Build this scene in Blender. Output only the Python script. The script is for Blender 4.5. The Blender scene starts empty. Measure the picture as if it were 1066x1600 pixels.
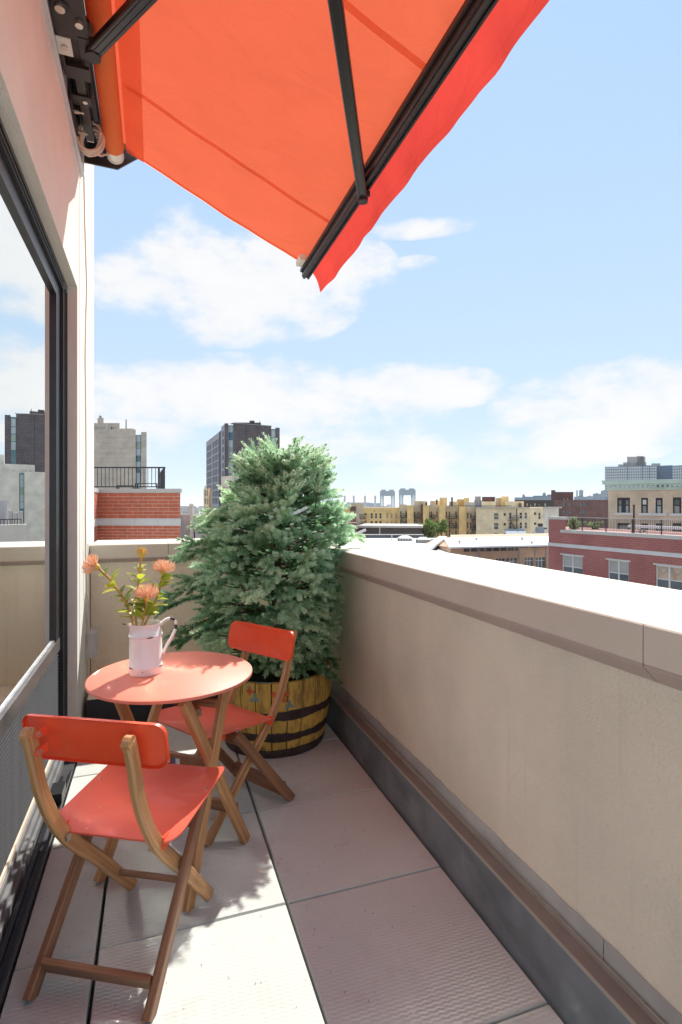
import bpy, math, random
import numpy as np
from mathutils import Vector, Matrix
R = math.radians
SC = bpy.context.scene
COL = SC.collection
rng = random.Random(7)

# ------------------------------------------------------------------ camera, sky, sun, exposure
F_PX, U0, V0, EYE = 846.0, 533.0, 790.0, 1.403          # read off the photograph (1066 x 1600)
YAW = math.atan2(291, 846)
SY, CY = math.sin(YAW), math.cos(YAW)
cam = bpy.data.cameras.new('camera')
cam.sensor_fit = 'VERTICAL'
cam.sensor_height = 36.0
cam.lens = 36.0 * F_PX / 1600.0
cam.shift_y = -10.0 / 1600.0
cam.clip_start = 0.03
cam.clip_end = 20000
cam_o = bpy.data.objects.new('camera', cam)
COL.objects.link(cam_o)
cam_o.location = (0, 0, EYE)
cam_o.rotation_euler = (R(90), 0, -YAW)
SC.camera = cam_o

SUN = Vector((1.0, 1.42, 1.77)).normalized()            # towards the sun
sun = bpy.data.lights.new('sun', 'SUN')
sun.energy = 2.6
sun.angle = R(0.53)
sun.color = (1.0, 0.95, 0.86)
sun_o = bpy.data.objects.new('sun', sun)
COL.objects.link(sun_o)
sun_o.rotation_euler = SUN.to_track_quat('Z', 'Y').to_euler()

SC.view_settings.view_transform = 'Standard'
SC.view_settings.look = 'None'
SC.view_settings.exposure = 1.45
SC.view_settings.gamma = 1.0
SC.view_settings.use_curve_mapping = False
SC.render.engine = 'CYCLES'
SC.cycles.use_denoising = True
SC.cycles.max_bounces = 12
SC.cycles.diffuse_bounces = 9
SC.cycles.glossy_bounces = 4
SC.cycles.transmission_bounces = 6
SC.cycles.transparent_max_bounces = 8
SC.cycles.volume_bounces = 1
SC.cycles.caustics_reflective = True
SC.cycles.blur_glossy = 0.215
SC.cycles.caustics_refractive = False
SC.cycles.sample_clamp_indirect = 0.0

def ray(u, v):
    a = (u - U0) / F_PX
    return Vector((SY + a * CY, CY - a * SY, -(v - V0) / F_PX))
def atd(u, v, d): return Vector((0, 0, EYE)) + ray(u, v) * d
def onx(u, v, x): q = ray(u, v); return Vector((0, 0, EYE)) + q * (x / q.x)
def ony(u, v, y): q = ray(u, v); return Vector((0, 0, EYE)) + q * (y / q.y)
def onz(u, v, z): q = ray(u, v); return Vector((0, 0, EYE)) + q * ((z - EYE) / q.z)

# ---- sky: physical sky plus broken fair-weather clouds
world = bpy.data.worlds.new('World')
SC.world = world
world.use_nodes = True
WN, WL = world.node_tree.nodes, world.node_tree.links
WN.clear()
def wn(t, **kw):
    n = WN.new(t)
    for k, v in kw.items(): setattr(n, k, v)
    return n
def wmath(op, a, b=None, clamp=False):
    n = wn('ShaderNodeMath', operation=op, use_clamp=clamp)
    for i, x in enumerate((a, b)):
        if x is None: continue
        if isinstance(x, (int, float)): n.inputs[i].default_value = x
        else: WL.new(x, n.inputs[i])
    return n.outputs[0]
sky = wn('ShaderNodeTexSky', sky_type='NISHITA', sun_disc=False)
sky.sun_elevation = math.asin(SUN.z)
sky.sun_rotation = math.atan2(SUN.x, SUN.y)
sky.altitude = 30.0
sky.air_density = 1.0
sky.dust_density = 0.1
sky.ozone_density = 1.6
tc = wn('ShaderNodeTexCoord')
def cloud_noise(scale, zs, detail, rough, off):
    mp = wn('ShaderNodeMapping')
    mp.inputs['Scale'].default_value = (scale, scale, scale * zs)
    mp.inputs['Location'].default_value = off
    WL.new(tc.outputs['Generated'], mp.inputs['Vector'])
    n = wn('ShaderNodeTexNoise')
    n.inputs['Scale'].default_value = 1.0
    n.inputs['Detail'].default_value = detail
    n.inputs['Roughness'].default_value = rough
    WL.new(mp.outputs[0], n.inputs['Vector'])
    return n.outputs['Fac']
fine = cloud_noise(7.0, 1.9, 9.0, 0.62, (3.1, 1.7, 0.4))
big = cloud_noise(2.3, 2.6, 3.0, 0.5, (0.3, 5.2, 1.9))
# clouds of the photograph, as ellipses of sky directions broken up by the noise: centre u, v and radii in px
CLOUDS = [(360, 450, 190, 95, .95), (470, 425, 140, 80, .9), (320, 360, 70, 50, .6), (240, 610, 230, 52, 1.0), (400, 620, 170, 70, 1.0),
          (640, 606, 135, 42, .95), (560, 640, 130, 50, .8), (965, 632, 175, 78, 1.15), (1100, 610, 170, 70, 1.1), (800, 705, 190, 40, 1.0), (930, 675, 150, 45, .9),
          (655, 357, 80, 17, .75), (650, 410, 34, 12, .6), (500, 690, 150, 40, .7), (225, 690, 120, 45, .7), (690, 740, 130, 22, .7),
          (1500, 560, 260, 90, 1.0), (-300, 560, 260, 80, 1.0), (-150, 330, 180, 80, .8), (1750, 380, 250, 60, .8)]
cov = None
for (u, v, ru, rv, w) in CLOUDS:
    c = ray(u, v).normalized()
    e1 = Vector((c.y, -c.x, 0)).normalized()
    e2 = c.cross(e1).normalized()
    k = ray(u, v).length
    def dot(vec):
        n = wn('ShaderNodeVectorMath', operation='DOT_PRODUCT')
        WL.new(tc.outputs['Generated'], n.inputs[0])
        n.inputs[1].default_value = vec
        return n.outputs['Value']
    a = wmath('POWER', dot(e1 * (F_PX * k * 0.86 / ru)), 2.0)
    b = wmath('POWER', dot(e2 * (F_PX * k / rv)), 2.0)
    m = wmath('SUBTRACT', 1.0, wmath('ADD', a, b), True)
    m = wmath('MULTIPLY', wmath('POWER', m, 0.6), w)
    front = wmath('GREATER_THAN', dot(c), 0.2)
    m = wmath('MULTIPLY', m, front)
    cov = m if cov is None else wmath('MAXIMUM', cov, m)
# a field of the same broken clouds over the rest of the sky
sepx = wn('ShaderNodeSeparateXYZ'); WL.new(tc.outputs['Generated'], sepx.inputs[0])
view_c = ray(600, 600).normalized()
dv = wn('ShaderNodeVectorMath', operation='DOT_PRODUCT')
WL.new(tc.outputs['Generated'], dv.inputs[0]); dv.inputs[1].default_value = view_c
away = wn('ShaderNodeMapRange'); away.inputs[1].default_value = 0.85; away.inputs[2].default_value = 0.55
WL.new(dv.outputs['Value'], away.inputs[0])
field = wmath('MULTIPLY', wmath('MULTIPLY', wmath('SUBTRACT', big, 0.46), 4.5, True), away.outputs[0])
cov = wmath('MAXIMUM', cov, field)
dens = wmath('ADD', cov, wmath('MULTIPLY', wmath('SUBTRACT', fine, 0.5), 3.4))
dens = wmath('MULTIPLY', dens, wmath('MULTIPLY', cov, 5.0, True))
mr = wn('ShaderNodeMapRange', interpolation_type='SMOOTHSTEP')
mr.inputs[1].default_value = 0.10; mr.inputs[2].default_value = 0.95; mr.inputs[4].default_value = 0.94
WL.new(dens, mr.inputs[0])
hz = wn('ShaderNodeMapRange'); hz.inputs[1].default_value = -0.02; hz.inputs[2].default_value = 0.05
WL.new(sepx.outputs['Z'], hz.inputs[0])
cfac = wmath('MULTIPLY', mr.outputs[0], hz.outputs[0])
ccol = wn('ShaderNodeMixRGB')
ccol.inputs[1].default_value = (4.15, 4.28, 4.52, 1); ccol.inputs[2].default_value = (4.75, 4.68, 4.62, 1)
WL.new(wmath('MULTIPLY', dens, 0.75, True), ccol.inputs[0])
# thin milky veil that whitens the sky towards the horizon
vgrad = wn('ShaderNodeMixRGB'); vgrad.inputs[1].default_value = (3.3, 3.9, 4.4, 1); vgrad.inputs[2].default_value = (2.12, 3.22, 4.7, 1)
vg = wn('ShaderNodeMapRange'); vg.inputs[1].default_value = 0.0; vg.inputs[2].default_value = 0.80; WL.new(sepx.outputs['Z'], vg.inputs[0])
vgp = wmath('POWER', vg.outputs[0], 0.75); WL.new(vgp, vgrad.inputs[0])
veil = wn('ShaderNodeMixRGB'); WL.new(vgrad.outputs[0], veil.inputs[2])
vz = wn('ShaderNodeMapRange'); vz.inputs[1].default_value = 0.0; vz.inputs[2].default_value = 0.95
vz.inputs[3].default_value = 0.92; vz.inputs[4].default_value = 0.86
WL.new(sepx.outputs['Z'], vz.inputs[0]); WL.new(vz.outputs[0], veil.inputs[0]); WL.new(sky.outputs[0], veil.inputs[1])
mix = wn('ShaderNodeMixRGB')
WL.new(cfac, mix.inputs[0]); WL.new(veil.outputs[0], mix.inputs[1]); WL.new(ccol.outputs[0], mix.inputs[2])
bg = wn('ShaderNodeBackground'); bg.inputs['Strength'].default_value = 0.077
WL.new(mix.outputs[0], bg.inputs['Color'])
wo = wn('ShaderNodeOutputWorld'); WL.new(bg.outputs[0], wo.inputs['Surface'])

# ------------------------------------------------------------------ materials
M = {}
def mat(name, col, rough=0.75, var=0.12, vs=6.0, bump=0.0, bs=120.0, metal=0.0, spec=0.5, col2=None, stain=0.0, ss=1.5, stretch=None, coat=0.0, bdist=0.004, detail=5.0):
    """principled surface with procedural colour variation, stains and fine relief"""
    m = bpy.data.materials.new(name); m.use_nodes = True
    nt = m.node_tree; N, L = nt.nodes, nt.links
    p = N['Principled BSDF']
    p.inputs['Roughness'].default_value = rough
    p.inputs['Metallic'].default_value = metal
    p.inputs['Specular IOR Level'].default_value = spec
    p.inputs['Coat Weight'].default_value = coat
    t = N.new('ShaderNodeTexCoord'); vec = t.outputs['Object']
    if stretch:
        mp = N.new('ShaderNodeMapping'); mp.inputs['Scale'].default_value = stretch
        L.new(vec, mp.inputs[0]); vec = mp.outputs[0]
    n = N.new('ShaderNodeTexNoise'); n.inputs['Scale'].default_value = vs; n.inputs['Detail'].default_value = detail
    L.new(vec, n.inputs['Vector'])
    cr = N.new('ShaderNodeValToRGB')
    c2 = col2 or tuple(min(1, c * (1 + var)) for c in col)
    c1 = col if col2 else tuple(c * (1 - var) for c in col)
    cr.color_ramp.elements[0].position = 0.3; cr.color_ramp.elements[1].position = 0.7
    cr.color_ramp.elements[0].color = (*c1, 1); cr.color_ramp.elements[1].color = (*c2, 1)
    L.new(n.outputs['Fac'], cr.inputs[0]); out = cr.outputs[0]
    if stain:
        s = N.new('ShaderNodeTexNoise'); s.inputs['Scale'].default_value = ss; s.inputs['Detail'].default_value = 8; s.inputs['Roughness'].default_value = 0.65
        L.new(t.outputs['Object'], s.inputs['Vector'])
        r2 = N.new('ShaderNodeMapRange'); r2.inputs[1].default_value = 0.52; r2.inputs[2].default_value = 0.75; r2.inputs[4].default_value = stain
        L.new(s.outputs['Fac'], r2.inputs[0])
        mx = N.new('ShaderNodeMixRGB'); mx.blend_type = 'MULTIPLY'; mx.inputs[2].default_value = (0.45, 0.42, 0.38, 1)
        L.new(r2.outputs[0], mx.inputs[0]); L.new(out, mx.inputs[1]); out = mx.outputs[0]
    L.new(out, p.inputs['Base Color'])
    if bump:
        b = N.new('ShaderNodeBump'); b.inputs['Strength'].default_value = bump; b.inputs['Distance'].default_value = bdist
        n2 = N.new('ShaderNodeTexNoise'); n2.inputs['Scale'].default_value = bs; n2.inputs['Detail'].default_value = 4
        L.new(vec, n2.inputs['Vector']); L.new(n2.outputs['Fac'], b.inputs['Height']); L.new(b.outputs[0], p.inputs['Normal'])
    M[name] = m
    return m

def brick_mat(name, c1, c2, mortar, bw, bh, rough=0.9, ms=0.012):
    """far brickwork, laid in courses on upright walls whatever way they face"""
    m = bpy.data.materials.new(name); m.use_nodes = True
    N, L = m.node_tree.nodes, m.node_tree.links
    p = N['Principled BSDF']; p.inputs['Roughness'].default_value = rough; p.inputs['Specular IOR Level'].default_value = 0.2
    g = N.new('ShaderNodeNewGeometry'); t = N.new('ShaderNodeTexCoord')
    cr = N.new('ShaderNodeVectorMath'); cr.operation = 'CROSS_PRODUCT'; cr.inputs[0].default_value = (0, 0, 1); L.new(g.outputs['Normal'], cr.inputs[1])
    dt = N.new('ShaderNodeVectorMath'); dt.operation = 'DOT_PRODUCT'; L.new(cr.outputs[0], dt.inputs[0]); L.new(t.outputs['Object'], dt.inputs[1])
    sp = N.new('ShaderNodeSeparateXYZ'); L.new(t.outputs['Object'], sp.inputs[0])
    cb = N.new('ShaderNodeCombineXYZ'); L.new(dt.outputs['Value'], cb.inputs[0]); L.new(sp.outputs['Z'], cb.inputs[1])
    b = N.new('ShaderNodeTexBrick'); b.inputs['Scale'].default_value = 1.0
    b.inputs['Brick Width'].default_value = bw; b.inputs['Row Height'].default_value = bh; b.inputs['Mortar Size'].default_value = ms
    b.inputs['Color1'].default_value = (*c1, 1); b.inputs['Color2'].default_value = (*c2, 1); b.inputs['Mortar'].default_value = (*mortar, 1)
    L.new(cb.outputs[0], b.inputs['Vector'])
    n = N.new('ShaderNodeTexNoise'); n.inputs['Scale'].default_value = 0.6; n.inputs['Detail'].default_value = 7; L.new(t.outputs['Object'], n.inputs['Vector'])
    mr_ = N.new('ShaderNodeMapRange'); mr_.inputs[1].default_value = .3; mr_.inputs[2].default_value = .7; mr_.inputs[3].default_value = .82; mr_.inputs[4].default_value = 1.12
    L.new(n.outputs['Fac'], mr_.inputs[0])
    mx = N.new('ShaderNodeVectorMath'); mx.operation = 'SCALE'; L.new(b.outputs['Color'], mx.inputs[0]); L.new(mr_.outputs[0], mx.inputs['Scale'])
    L.new(mx.outputs[0], p.inputs['Base Color'])
    M[name] = m

def wood_mat(name, dark, light, rough=0.5, scuff=0.25):
    """timber whose grain follows the vertex attribute 'grain' (length, across, across)"""
    m = bpy.data.materials.new(name); m.use_nodes = True
    N, L = m.node_tree.nodes, m.node_tree.links
    p = N['Principled BSDF']; p.inputs['Roughness'].default_value = rough; p.inputs['Coat Weight'].default_value = 0.12
    p.inputs['Coat Roughness'].default_value = 0.3
    a = N.new('ShaderNodeAttribute'); a.attribute_name = 'grain'
    oi = N.new('ShaderNodeObjectInfo')
    ad = N.new('ShaderNodeVectorMath'); ad.operation = 'ADD'; L.new(a.outputs['Vector'], ad.inputs[0])
    ml = N.new('ShaderNodeMath'); ml.operation = 'MULTIPLY'; ml.inputs[1].default_value = 9.0; L.new(oi.outputs['Random'], ml.inputs[0])
    L.new(ml.outputs[0], ad.inputs[1])
    mp = N.new('ShaderNodeMapping'); mp.inputs['Scale'].default_value = (2.2, 60, 60); L.new(ad.outputs[0], mp.inputs[0])
    n = N.new('ShaderNodeTexNoise'); n.inputs['Scale'].default_value = 1.0; n.inputs['Detail'].default_value = 6; n.inputs['Distortion'].default_value = 0.6
    L.new(mp.outputs[0], n.inputs['Vector'])
    cr = N.new('ShaderNodeValToRGB'); cr.color_ramp.elements[0].position = 0.3; cr.color_ramp.elements[1].position = 0.72
    cr.color_ramp.elements[0].color = (*dark, 1); cr.color_ramp.elements[1].color = (*light, 1)
    L.new(n.outputs['Fac'], cr.inputs[0])
    s = N.new('ShaderNodeTexNoise'); s.inputs['Scale'].default_value = 14; s.inputs['Detail'].default_value = 9; s.inputs['Roughness'].default_value = 0.75
    L.new(ad.outputs[0], s.inputs['Vector'])
    sr = N.new('ShaderNodeMapRange'); sr.inputs[1].default_value = 0.60; sr.inputs[2].default_value = 0.70; sr.inputs[4].default_value = scuff
    L.new(s.outputs['Fac'], sr.inputs[0])
    mx = N.new('ShaderNodeMixRGB'); mx.inputs[2].default_value = (0.30, 0.22, 0.15, 1)
    L.new(sr.outputs[0], mx.inputs[0]); L.new(cr.outputs[0], mx.inputs[1]); L.new(mx.outputs[0], p.inputs['Base Color'])
    b = N.new('ShaderNodeBump'); b.inputs['Strength'].default_value = 0.25; b.inputs['Distance'].default_value = 0.001
    L.new(n.outputs['Fac'], b.inputs['Height']); L.new(b.outputs[0], p.inputs['Normal'])
    M[name] = m

mat('stucco', (0.82, 0.735, 0.59), 0.92, 0.06, 3.0, 0.9, 120.0, spec=0.2, stain=0.16, ss=1.2, bdist=0.006)
mat('wall_stucco', (0.81, 0.795, 0.74), 0.92, 0.05, 3.0, 0.8, 130.0, spec=0.2, stain=0.06, ss=1.0, bdist=0.005)
mat('coping', (0.65, 0.585, 0.49), 0.55, 0.04, 2.0, 0.08, 40.0, spec=0.4, stain=0.22, ss=2.6)
mat('coping_lip', (0.50, 0.41, 0.37), 0.5, 0.05, 3.0, spec=0.4)
mat('zinc', (0.19, 0.21, 0.23), 0.55, 0.18, 9.0, 0.1, 60.0, spec=0.4, stain=0.35, ss=4.0)
mat('ledge_brown', (0.20, 0.17, 0.155), 0.6, 0.12, 8.0, spec=0.4, stain=0.2)
mat('edge_metal', (0.45, 0.41, 0.36), 0.45, 0.08, 10.0, metal=0.3)
mat('flashing', (0.44, 0.425, 0.40), 0.55, 0.15, 5.0, spec=0.4, stain=0.3, ss=6.0)
mat('membrane', (0.018, 0.02, 0.028), 0.6, 0.3, 8.0, 0.3, 40.0, stain=0.2)
mat('black_metal', (0.012, 0.013, 0.016), 0.38, 0.2, 12.0, spec=0.5)
mat('frame_metal', (0.016, 0.017, 0.022), 0.32, 0.25, 12.0, spec=0.55)
mat('dark_bracket', (0.035, 0.026, 0.024), 0.42, 0.25, 20.0, spec=0.5)
mat('aluminium', (0.52, 0.53, 0.55), 0.38, 0.08, 14.0, 0.1, 90, metal=0.75)
mat('louver_grey', (0.06, 0.063, 0.07), 0.85, 0.12, 14.0, spec=0.15)
mat('track_grey', (0.17, 0.175, 0.185), 0.7, 0.2, 14.0, spec=0.25, stain=.3, ss=7)
mat('rail_metal', (0.16, 0.15, 0.15), 0.3, 0.25, 9.0, metal=0.3, stain=.4, ss=5)
mat('strip_metal', (0.62, 0.63, 0.65), 0.35, 0.05, 6.0, metal=0.35)
mat('cream_strip', (0.68, 0.60, 0.50), 0.6)
mat('bolt_steel', (0.62, 0.56, 0.48), 0.3, 0.1, 30, metal=0.8)
mat('white_plate', (0.78, 0.74, 0.66), 0.5, 0.05)
mat('cord_cream', (0.62, 0.52, 0.42), 0.6, 0.08)
mat('cord_white', (0.72, 0.68, 0.62), 0.6, 0.08)
mat('red_steel', (0.92, 0.095, 0.030), 0.36, 0.06, 9.0, 0.05, 200, spec=0.5, coat=0.25)
mat('table_red', (0.72, 0.24, 0.165), 0.52, 0.05, 5.0, 0.04, 160, spec=0.4, coat=0.0)
mat('seat_red', (0.75, 0.135, 0.085), 0.38, 0.06, 6.0, 0.05, 160, spec=0.5, coat=0.15)
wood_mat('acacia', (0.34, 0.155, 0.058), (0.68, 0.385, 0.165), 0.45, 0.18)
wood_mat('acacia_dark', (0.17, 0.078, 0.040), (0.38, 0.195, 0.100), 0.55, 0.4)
mat('enamel', (0.82, 0.82, 0.80), 0.16, 0.03, 8, spec=0.6, coat=0.4)
mat('enamel_chip', (0.03, 0.025, 0.03), 0.5)
mat('stem_gold', (0.55, 0.30, 0.08), 0.55, 0.25, 40)
mat('bloom_base', (0.70, 0.48, 0.10), 0.6, 0.2, 60)
mat('soil', (0.025, 0.02, 0.016), 0.95, 0.4, 30, 0.9, 60)
mat('bark', (0.11, 0.065, 0.04), 0.9, 0.3, 30, 0.6, 60)
mat('outlet_grey', (0.55, 0.55, 0.56), 0.5, 0.05)
mat('sticker_white', (0.7, 0.72, 0.75), 0.4)
mat('sticker_blue', (0.05, 0.16, 0.35), 0.4)
mat('sticker_red', (0.45, 0.05, 0.04), 0.4)
mat('room', (0.70, 0.74, 0.62), 0.9)

def leafy(name, stops, rough=0.55, trans=0.35, attr='tint'):
    m = bpy.data.materials.new(name); m.use_nodes = True
    N, L = m.node_tree.nodes, m.node_tree.links
    p = N['Principled BSDF']; p.inputs['Roughness'].default_value = rough; p.inputs['Specular IOR Level'].default_value = 0.35
    a = N.new('ShaderNodeAttribute'); a.attribute_name = attr
    cr = N.new('ShaderNodeValToRGB')
    els = cr.color_ramp.elements
    for i, (pos, c) in enumerate(stops):
        e = els[i] if i < 2 else els.new(pos)
        e.position = pos; e.color = (*c, 1)
    L.new(a.outputs['Fac'], cr.inputs[0]); L.new(cr.outputs[0], p.inputs['Base Color'])
    t = N.new('ShaderNodeBsdfTranslucent'); L.new(cr.outputs[0], t.inputs[0])
    mx = N.new('ShaderNodeMixShader'); mx.inputs[0].default_value = trans
    L.new(p.outputs[0], mx.inputs[1]); L.new(t.outputs[0], mx.inputs[2]); L.new(mx.outputs[0], N['Material Output'].inputs[0])
    M[name] = m
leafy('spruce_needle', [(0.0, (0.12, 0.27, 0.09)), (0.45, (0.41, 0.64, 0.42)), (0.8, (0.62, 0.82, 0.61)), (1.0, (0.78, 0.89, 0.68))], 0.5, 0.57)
leafy('protea_leaf', [(0.0, (0.16, 0.26, 0.03)), (0.5, (0.32, 0.44, 0.05)), (1.0, (0.60, 0.62, 0.08))], 0.45, 0.45)
leafy('protea_style', [(0.0, (0.92, 0.60, 0.34)), (0.5, (0.95, 0.70, 0.54)), (1.0, (0.96, 0.86, 0.74))], 0.5, 0.4)
leafy('shrub_leaf', [(0.0, (0.20, 0.30, 0.12)), (0.6, (0.34, 0.44, 0.20)), (1.0, (0.50, 0.56, 0.28))], 0.6, 0.4)
leafy('tree_leaf', [(0.0, (0.10, 0.17, 0.05)), (0.6, (0.20, 0.28, 0.08)), (1.0, (0.36, 0.40, 0.10))], 0.6, 0.3)

def fabric(name, col, tcol, tr):
    m = bpy.data.materials.new(name); m.use_nodes = True
    N, L = m.node_tree.nodes, m.node_tree.links
    N.remove(N['Principled BSDF'])
    t = N.new('ShaderNodeTexCoord')
    w = N.new('ShaderNodeTexNoise'); w.inputs['Scale'].default_value = 3.0; w.inputs['Detail'].default_value = 6; L.new(t.outputs['Object'], w.inputs['Vector'])
    mr_ = N.new('ShaderNodeMapRange'); mr_.inputs[3].default_value = 0.9; mr_.inputs[4].default_value = 1.1; L.new(w.outputs['Fac'], mr_.inputs[0])
    mp = N.new('ShaderNodeMapping'); mp.inputs['Scale'].default_value = (900, 120, 900); L.new(t.outputs['Object'], mp.inputs[0])
    w2 = N.new('ShaderNodeTexNoise'); w2.inputs['Scale'].default_value = 1.0; w2.inputs['Detail'].default_value = 2; L.new(mp.outputs[0], w2.inputs['Vector'])
    b = N.new('ShaderNodeBump'); b.inputs['Strength'].default_value = 0.15; b.inputs['Distance'].default_value = 0.001; L.new(w2.outputs['Fac'], b.inputs['Height'])
    def sc(c):
        v = N.new('ShaderNodeVectorMath'); v.operation = 'SCALE'; v.inputs[0].default_value = c; L.new(mr_.outputs[0], v.inputs['Scale']); return v.outputs[0]
    w3 = N.new('ShaderNodeTexNoise'); w3.inputs['Scale'].default_value = 5.0; w3.inputs['Detail'].default_value = 3; w3.inputs['Distortion'].default_value = 1.2; L.new(t.outputs['Object'], w3.inputs['Vector'])
    b3 = N.new('ShaderNodeBump'); b3.inputs['Strength'].default_value = 0.35; b3.inputs['Distance'].default_value = 0.03; L.new(w3.outputs['Fac'], b3.inputs['Height']); L.new(b.outputs[0], b3.inputs['Normal']); b = b3
    d = N.new('ShaderNodeBsdfDiffuse'); L.new(sc(col), d.inputs[0]); L.new(b.outputs[0], d.inputs['Normal'])
    tr_ = N.new('ShaderNodeBsdfTranslucent'); L.new(sc(tcol), tr_.inputs[0]); L.new(b.outputs[0], tr_.inputs['Normal'])
    mx = N.new('ShaderNodeMixShader'); mx.inputs[0].default_value = tr
    L.new(d.outputs[0], mx.inputs[1]); L.new(tr_.outputs[0], mx.inputs[2]); L.new(mx.outputs[0], N['Material Output'].inputs[0])
    M[name] = m
fabric('awning_fabric', (0.62, 0.145, 0.08), (0.60, 0.105, 0.050), 0.5)
fabric('roll_fabric_lit', (0.84, 0.27, 0.105), (0.80, 0.22, 0.08), 0.35)  # same awning cloth, lighter: glow through the canopy put into the colour
fabric('valance_fabric', (0.70, 0.095, 0.06), (0.72, 0.062, 0.05), 0.45)
fabric('seam_fabric', (0.70, 0.17, 0.09), (0.97, 0.62, 0.48), 0.72)

def glass_mirror(name, refl, tint, gcol):
    m = bpy.data.materials.new(name); m.use_nodes = True
    N, L = m.node_tree.nodes, m.node_tree.links
    N.remove(N['Principled BSDF'])
    g = N.new('ShaderNodeBsdfGlossy'); g.inputs['Roughness'].default_value = 0.0; g.inputs['Color'].default_value = (*gcol, 1)
    t = N.new('ShaderNodeBsdfTransparent'); t.inputs[0].default_value = (*tint, 1)
    lw = N.new('ShaderNodeFresnel'); lw.inputs['IOR'].default_value = 1.5
    mr_ = N.new('ShaderNodeMapRange'); mr_.inputs[3].default_value = refl; mr_.inputs[4].default_value = 0.98; L.new(lw.outputs[0], mr_.inputs[0])
    mx = N.new('ShaderNodeMixShader'); L.new(mr_.outputs[0], mx.inputs[0])
    L.new(t.outputs[0], mx.inputs[1]); L.new(g.outputs[0], mx.inputs[2]); L.new(mx.outputs[0], N['Material Output'].inputs[0])
    M[name] = m
glass_mirror('door_glass', 0.90, (0.75, 0.82, 0.76), (0.98, 1.0, 0.99))
mat('pane_dark', (0.03, 0.04, 0.05), 0.08, 0.3, 0.8, spec=0.6)
mat('pane_grey', (0.10, 0.12, 0.13), 0.12, 0.3, 0.8, spec=0.6)
mat('pane_blind', (0.36, 0.35, 0.33), 0.5, 0.1, 1.2, spec=0.4)
mat('pane_peach', (0.48, 0.34, 0.25), 0.5, 0.25, 2.0, spec=0.4)
mat('pane_sky', (0.42, 0.50, 0.53), 0.15, 0.15, 0.4, spec=0.6)
mat('pane_green', (0.30, 0.40, 0.33), 0.15, 0.15, 0.4, spec=0.6)
mat('pane_teal', (0.10, 0.20, 0.22), 0.15, 0.2, 0.4, spec=0.6)
mat('pane_blue', (0.05, 0.14, 0.28), 0.15, 0.2, 0.4, spec=0.6)

# tiles: fine woven ribs pressed into the concrete face
def paver_mat():
    m = mat('paver', (0.565, 0.605, 0.58), 0.85, 0.07, 2.5, spec=0.25, stain=0.14, ss=2.2)
    N, L = m.node_tree.nodes, m.node_tree.links
    t = N.new('ShaderNodeTexCoord')
    wv = N.new('ShaderNodeTexWave'); wv.wave_type = 'BANDS'; wv.bands_direction = 'Y'
    wv.inputs['Scale'].default_value = 22.5; wv.inputs['Distortion'].default_value = 0.0
    sep = N.new('ShaderNodeSeparateXYZ'); L.new(t.outputs['Object'], sep.inputs[0])
    # every other 16 mm cell along a rib is pushed half a rib over: the woven look
    sx = N.new('ShaderNodeMath'); sx.operation = 'SINE'
    mx_ = N.new('ShaderNodeMath'); mx_.operation = 'MULTIPLY'; mx_.inputs[1].default_value = 2 * math.pi / 0.026; L.new(sep.outputs['X'], mx_.inputs[0]); L.new(mx_.outputs[0], sx.inputs[0])
    am = N.new('ShaderNodeMath'); am.operation = 'MULTIPLY'; am.inputs[1].default_value = 0.0019; L.new(sx.outputs[0], am.inputs[0])
    ad = N.new('ShaderNodeMath'); ad.operation = 'ADD'; L.new(sep.outputs['Y'], ad.inputs[0]); L.new(am.outputs[0], ad.inputs[1])
    cb = N.new('ShaderNodeCombineXYZ'); L.new(ad.outputs[0], cb.inputs[1])
    L.new(cb.outputs[0], wv.inputs['Vector'])
    n3 = N.new('ShaderNodeTexNoise'); n3.inputs['Scale'].default_value = 260; n3.inputs['Detail'].default_value = 3; L.new(t.outputs['Object'], n3.inputs['Vector'])
    h = N.new('ShaderNodeMath'); h.operation = 'MULTIPLY_ADD'; h.inputs[1].default_value = 0.5; L.new(n3.outputs['Fac'], h.inputs[0]); L.new(wv.outputs['Fac'], h.inputs[2])
    b = N.new('ShaderNodeBump'); b.inputs['Strength'].default_value = 0.27; b.inputs['Distance'].default_value = 0.002
    L.new(h.outputs[0], b.inputs['Height']); L.new(b.outputs[0], N['Principled BSDF'].inputs['Normal'])
    # dark specks
    v = N.new('ShaderNodeTexVoronoi'); v.inputs['Scale'].default_value = 42; L.new(t.outputs['Object'], v.inputs['Vector'])
    lt = N.new('ShaderNodeMath'); lt.operation = 'LESS_THAN'; lt.inputs[1].default_value = 0.045; L.new(v.outputs['Distance'], lt.inputs[0])
    p = N['Principled BSDF']; src = p.inputs['Base Color'].links[0].from_socket
    mm = N.new('ShaderNodeMixRGB'); mm.inputs[2].default_value = (0.12, 0.10, 0.09, 1); L.new(lt.outputs[0], mm.inputs[0]); L.new(src, mm.inputs[1])
    oi = N.new('ShaderNodeObjectInfo'); tr = N.new('ShaderNodeMapRange'); tr.inputs[3].default_value = 0.90; tr.inputs[4].default_value = 1.06; L.new(oi.outputs['Random'], tr.inputs[0])
    tv = N.new('ShaderNodeVectorMath'); tv.operation = 'SCALE'; L.new(mm.outputs[0], tv.inputs[0]); L.new(tr.outputs[0], tv.inputs['Scale']); L.new(tv.outputs[0], p.inputs['Base Color'])
paver_mat()
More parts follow.
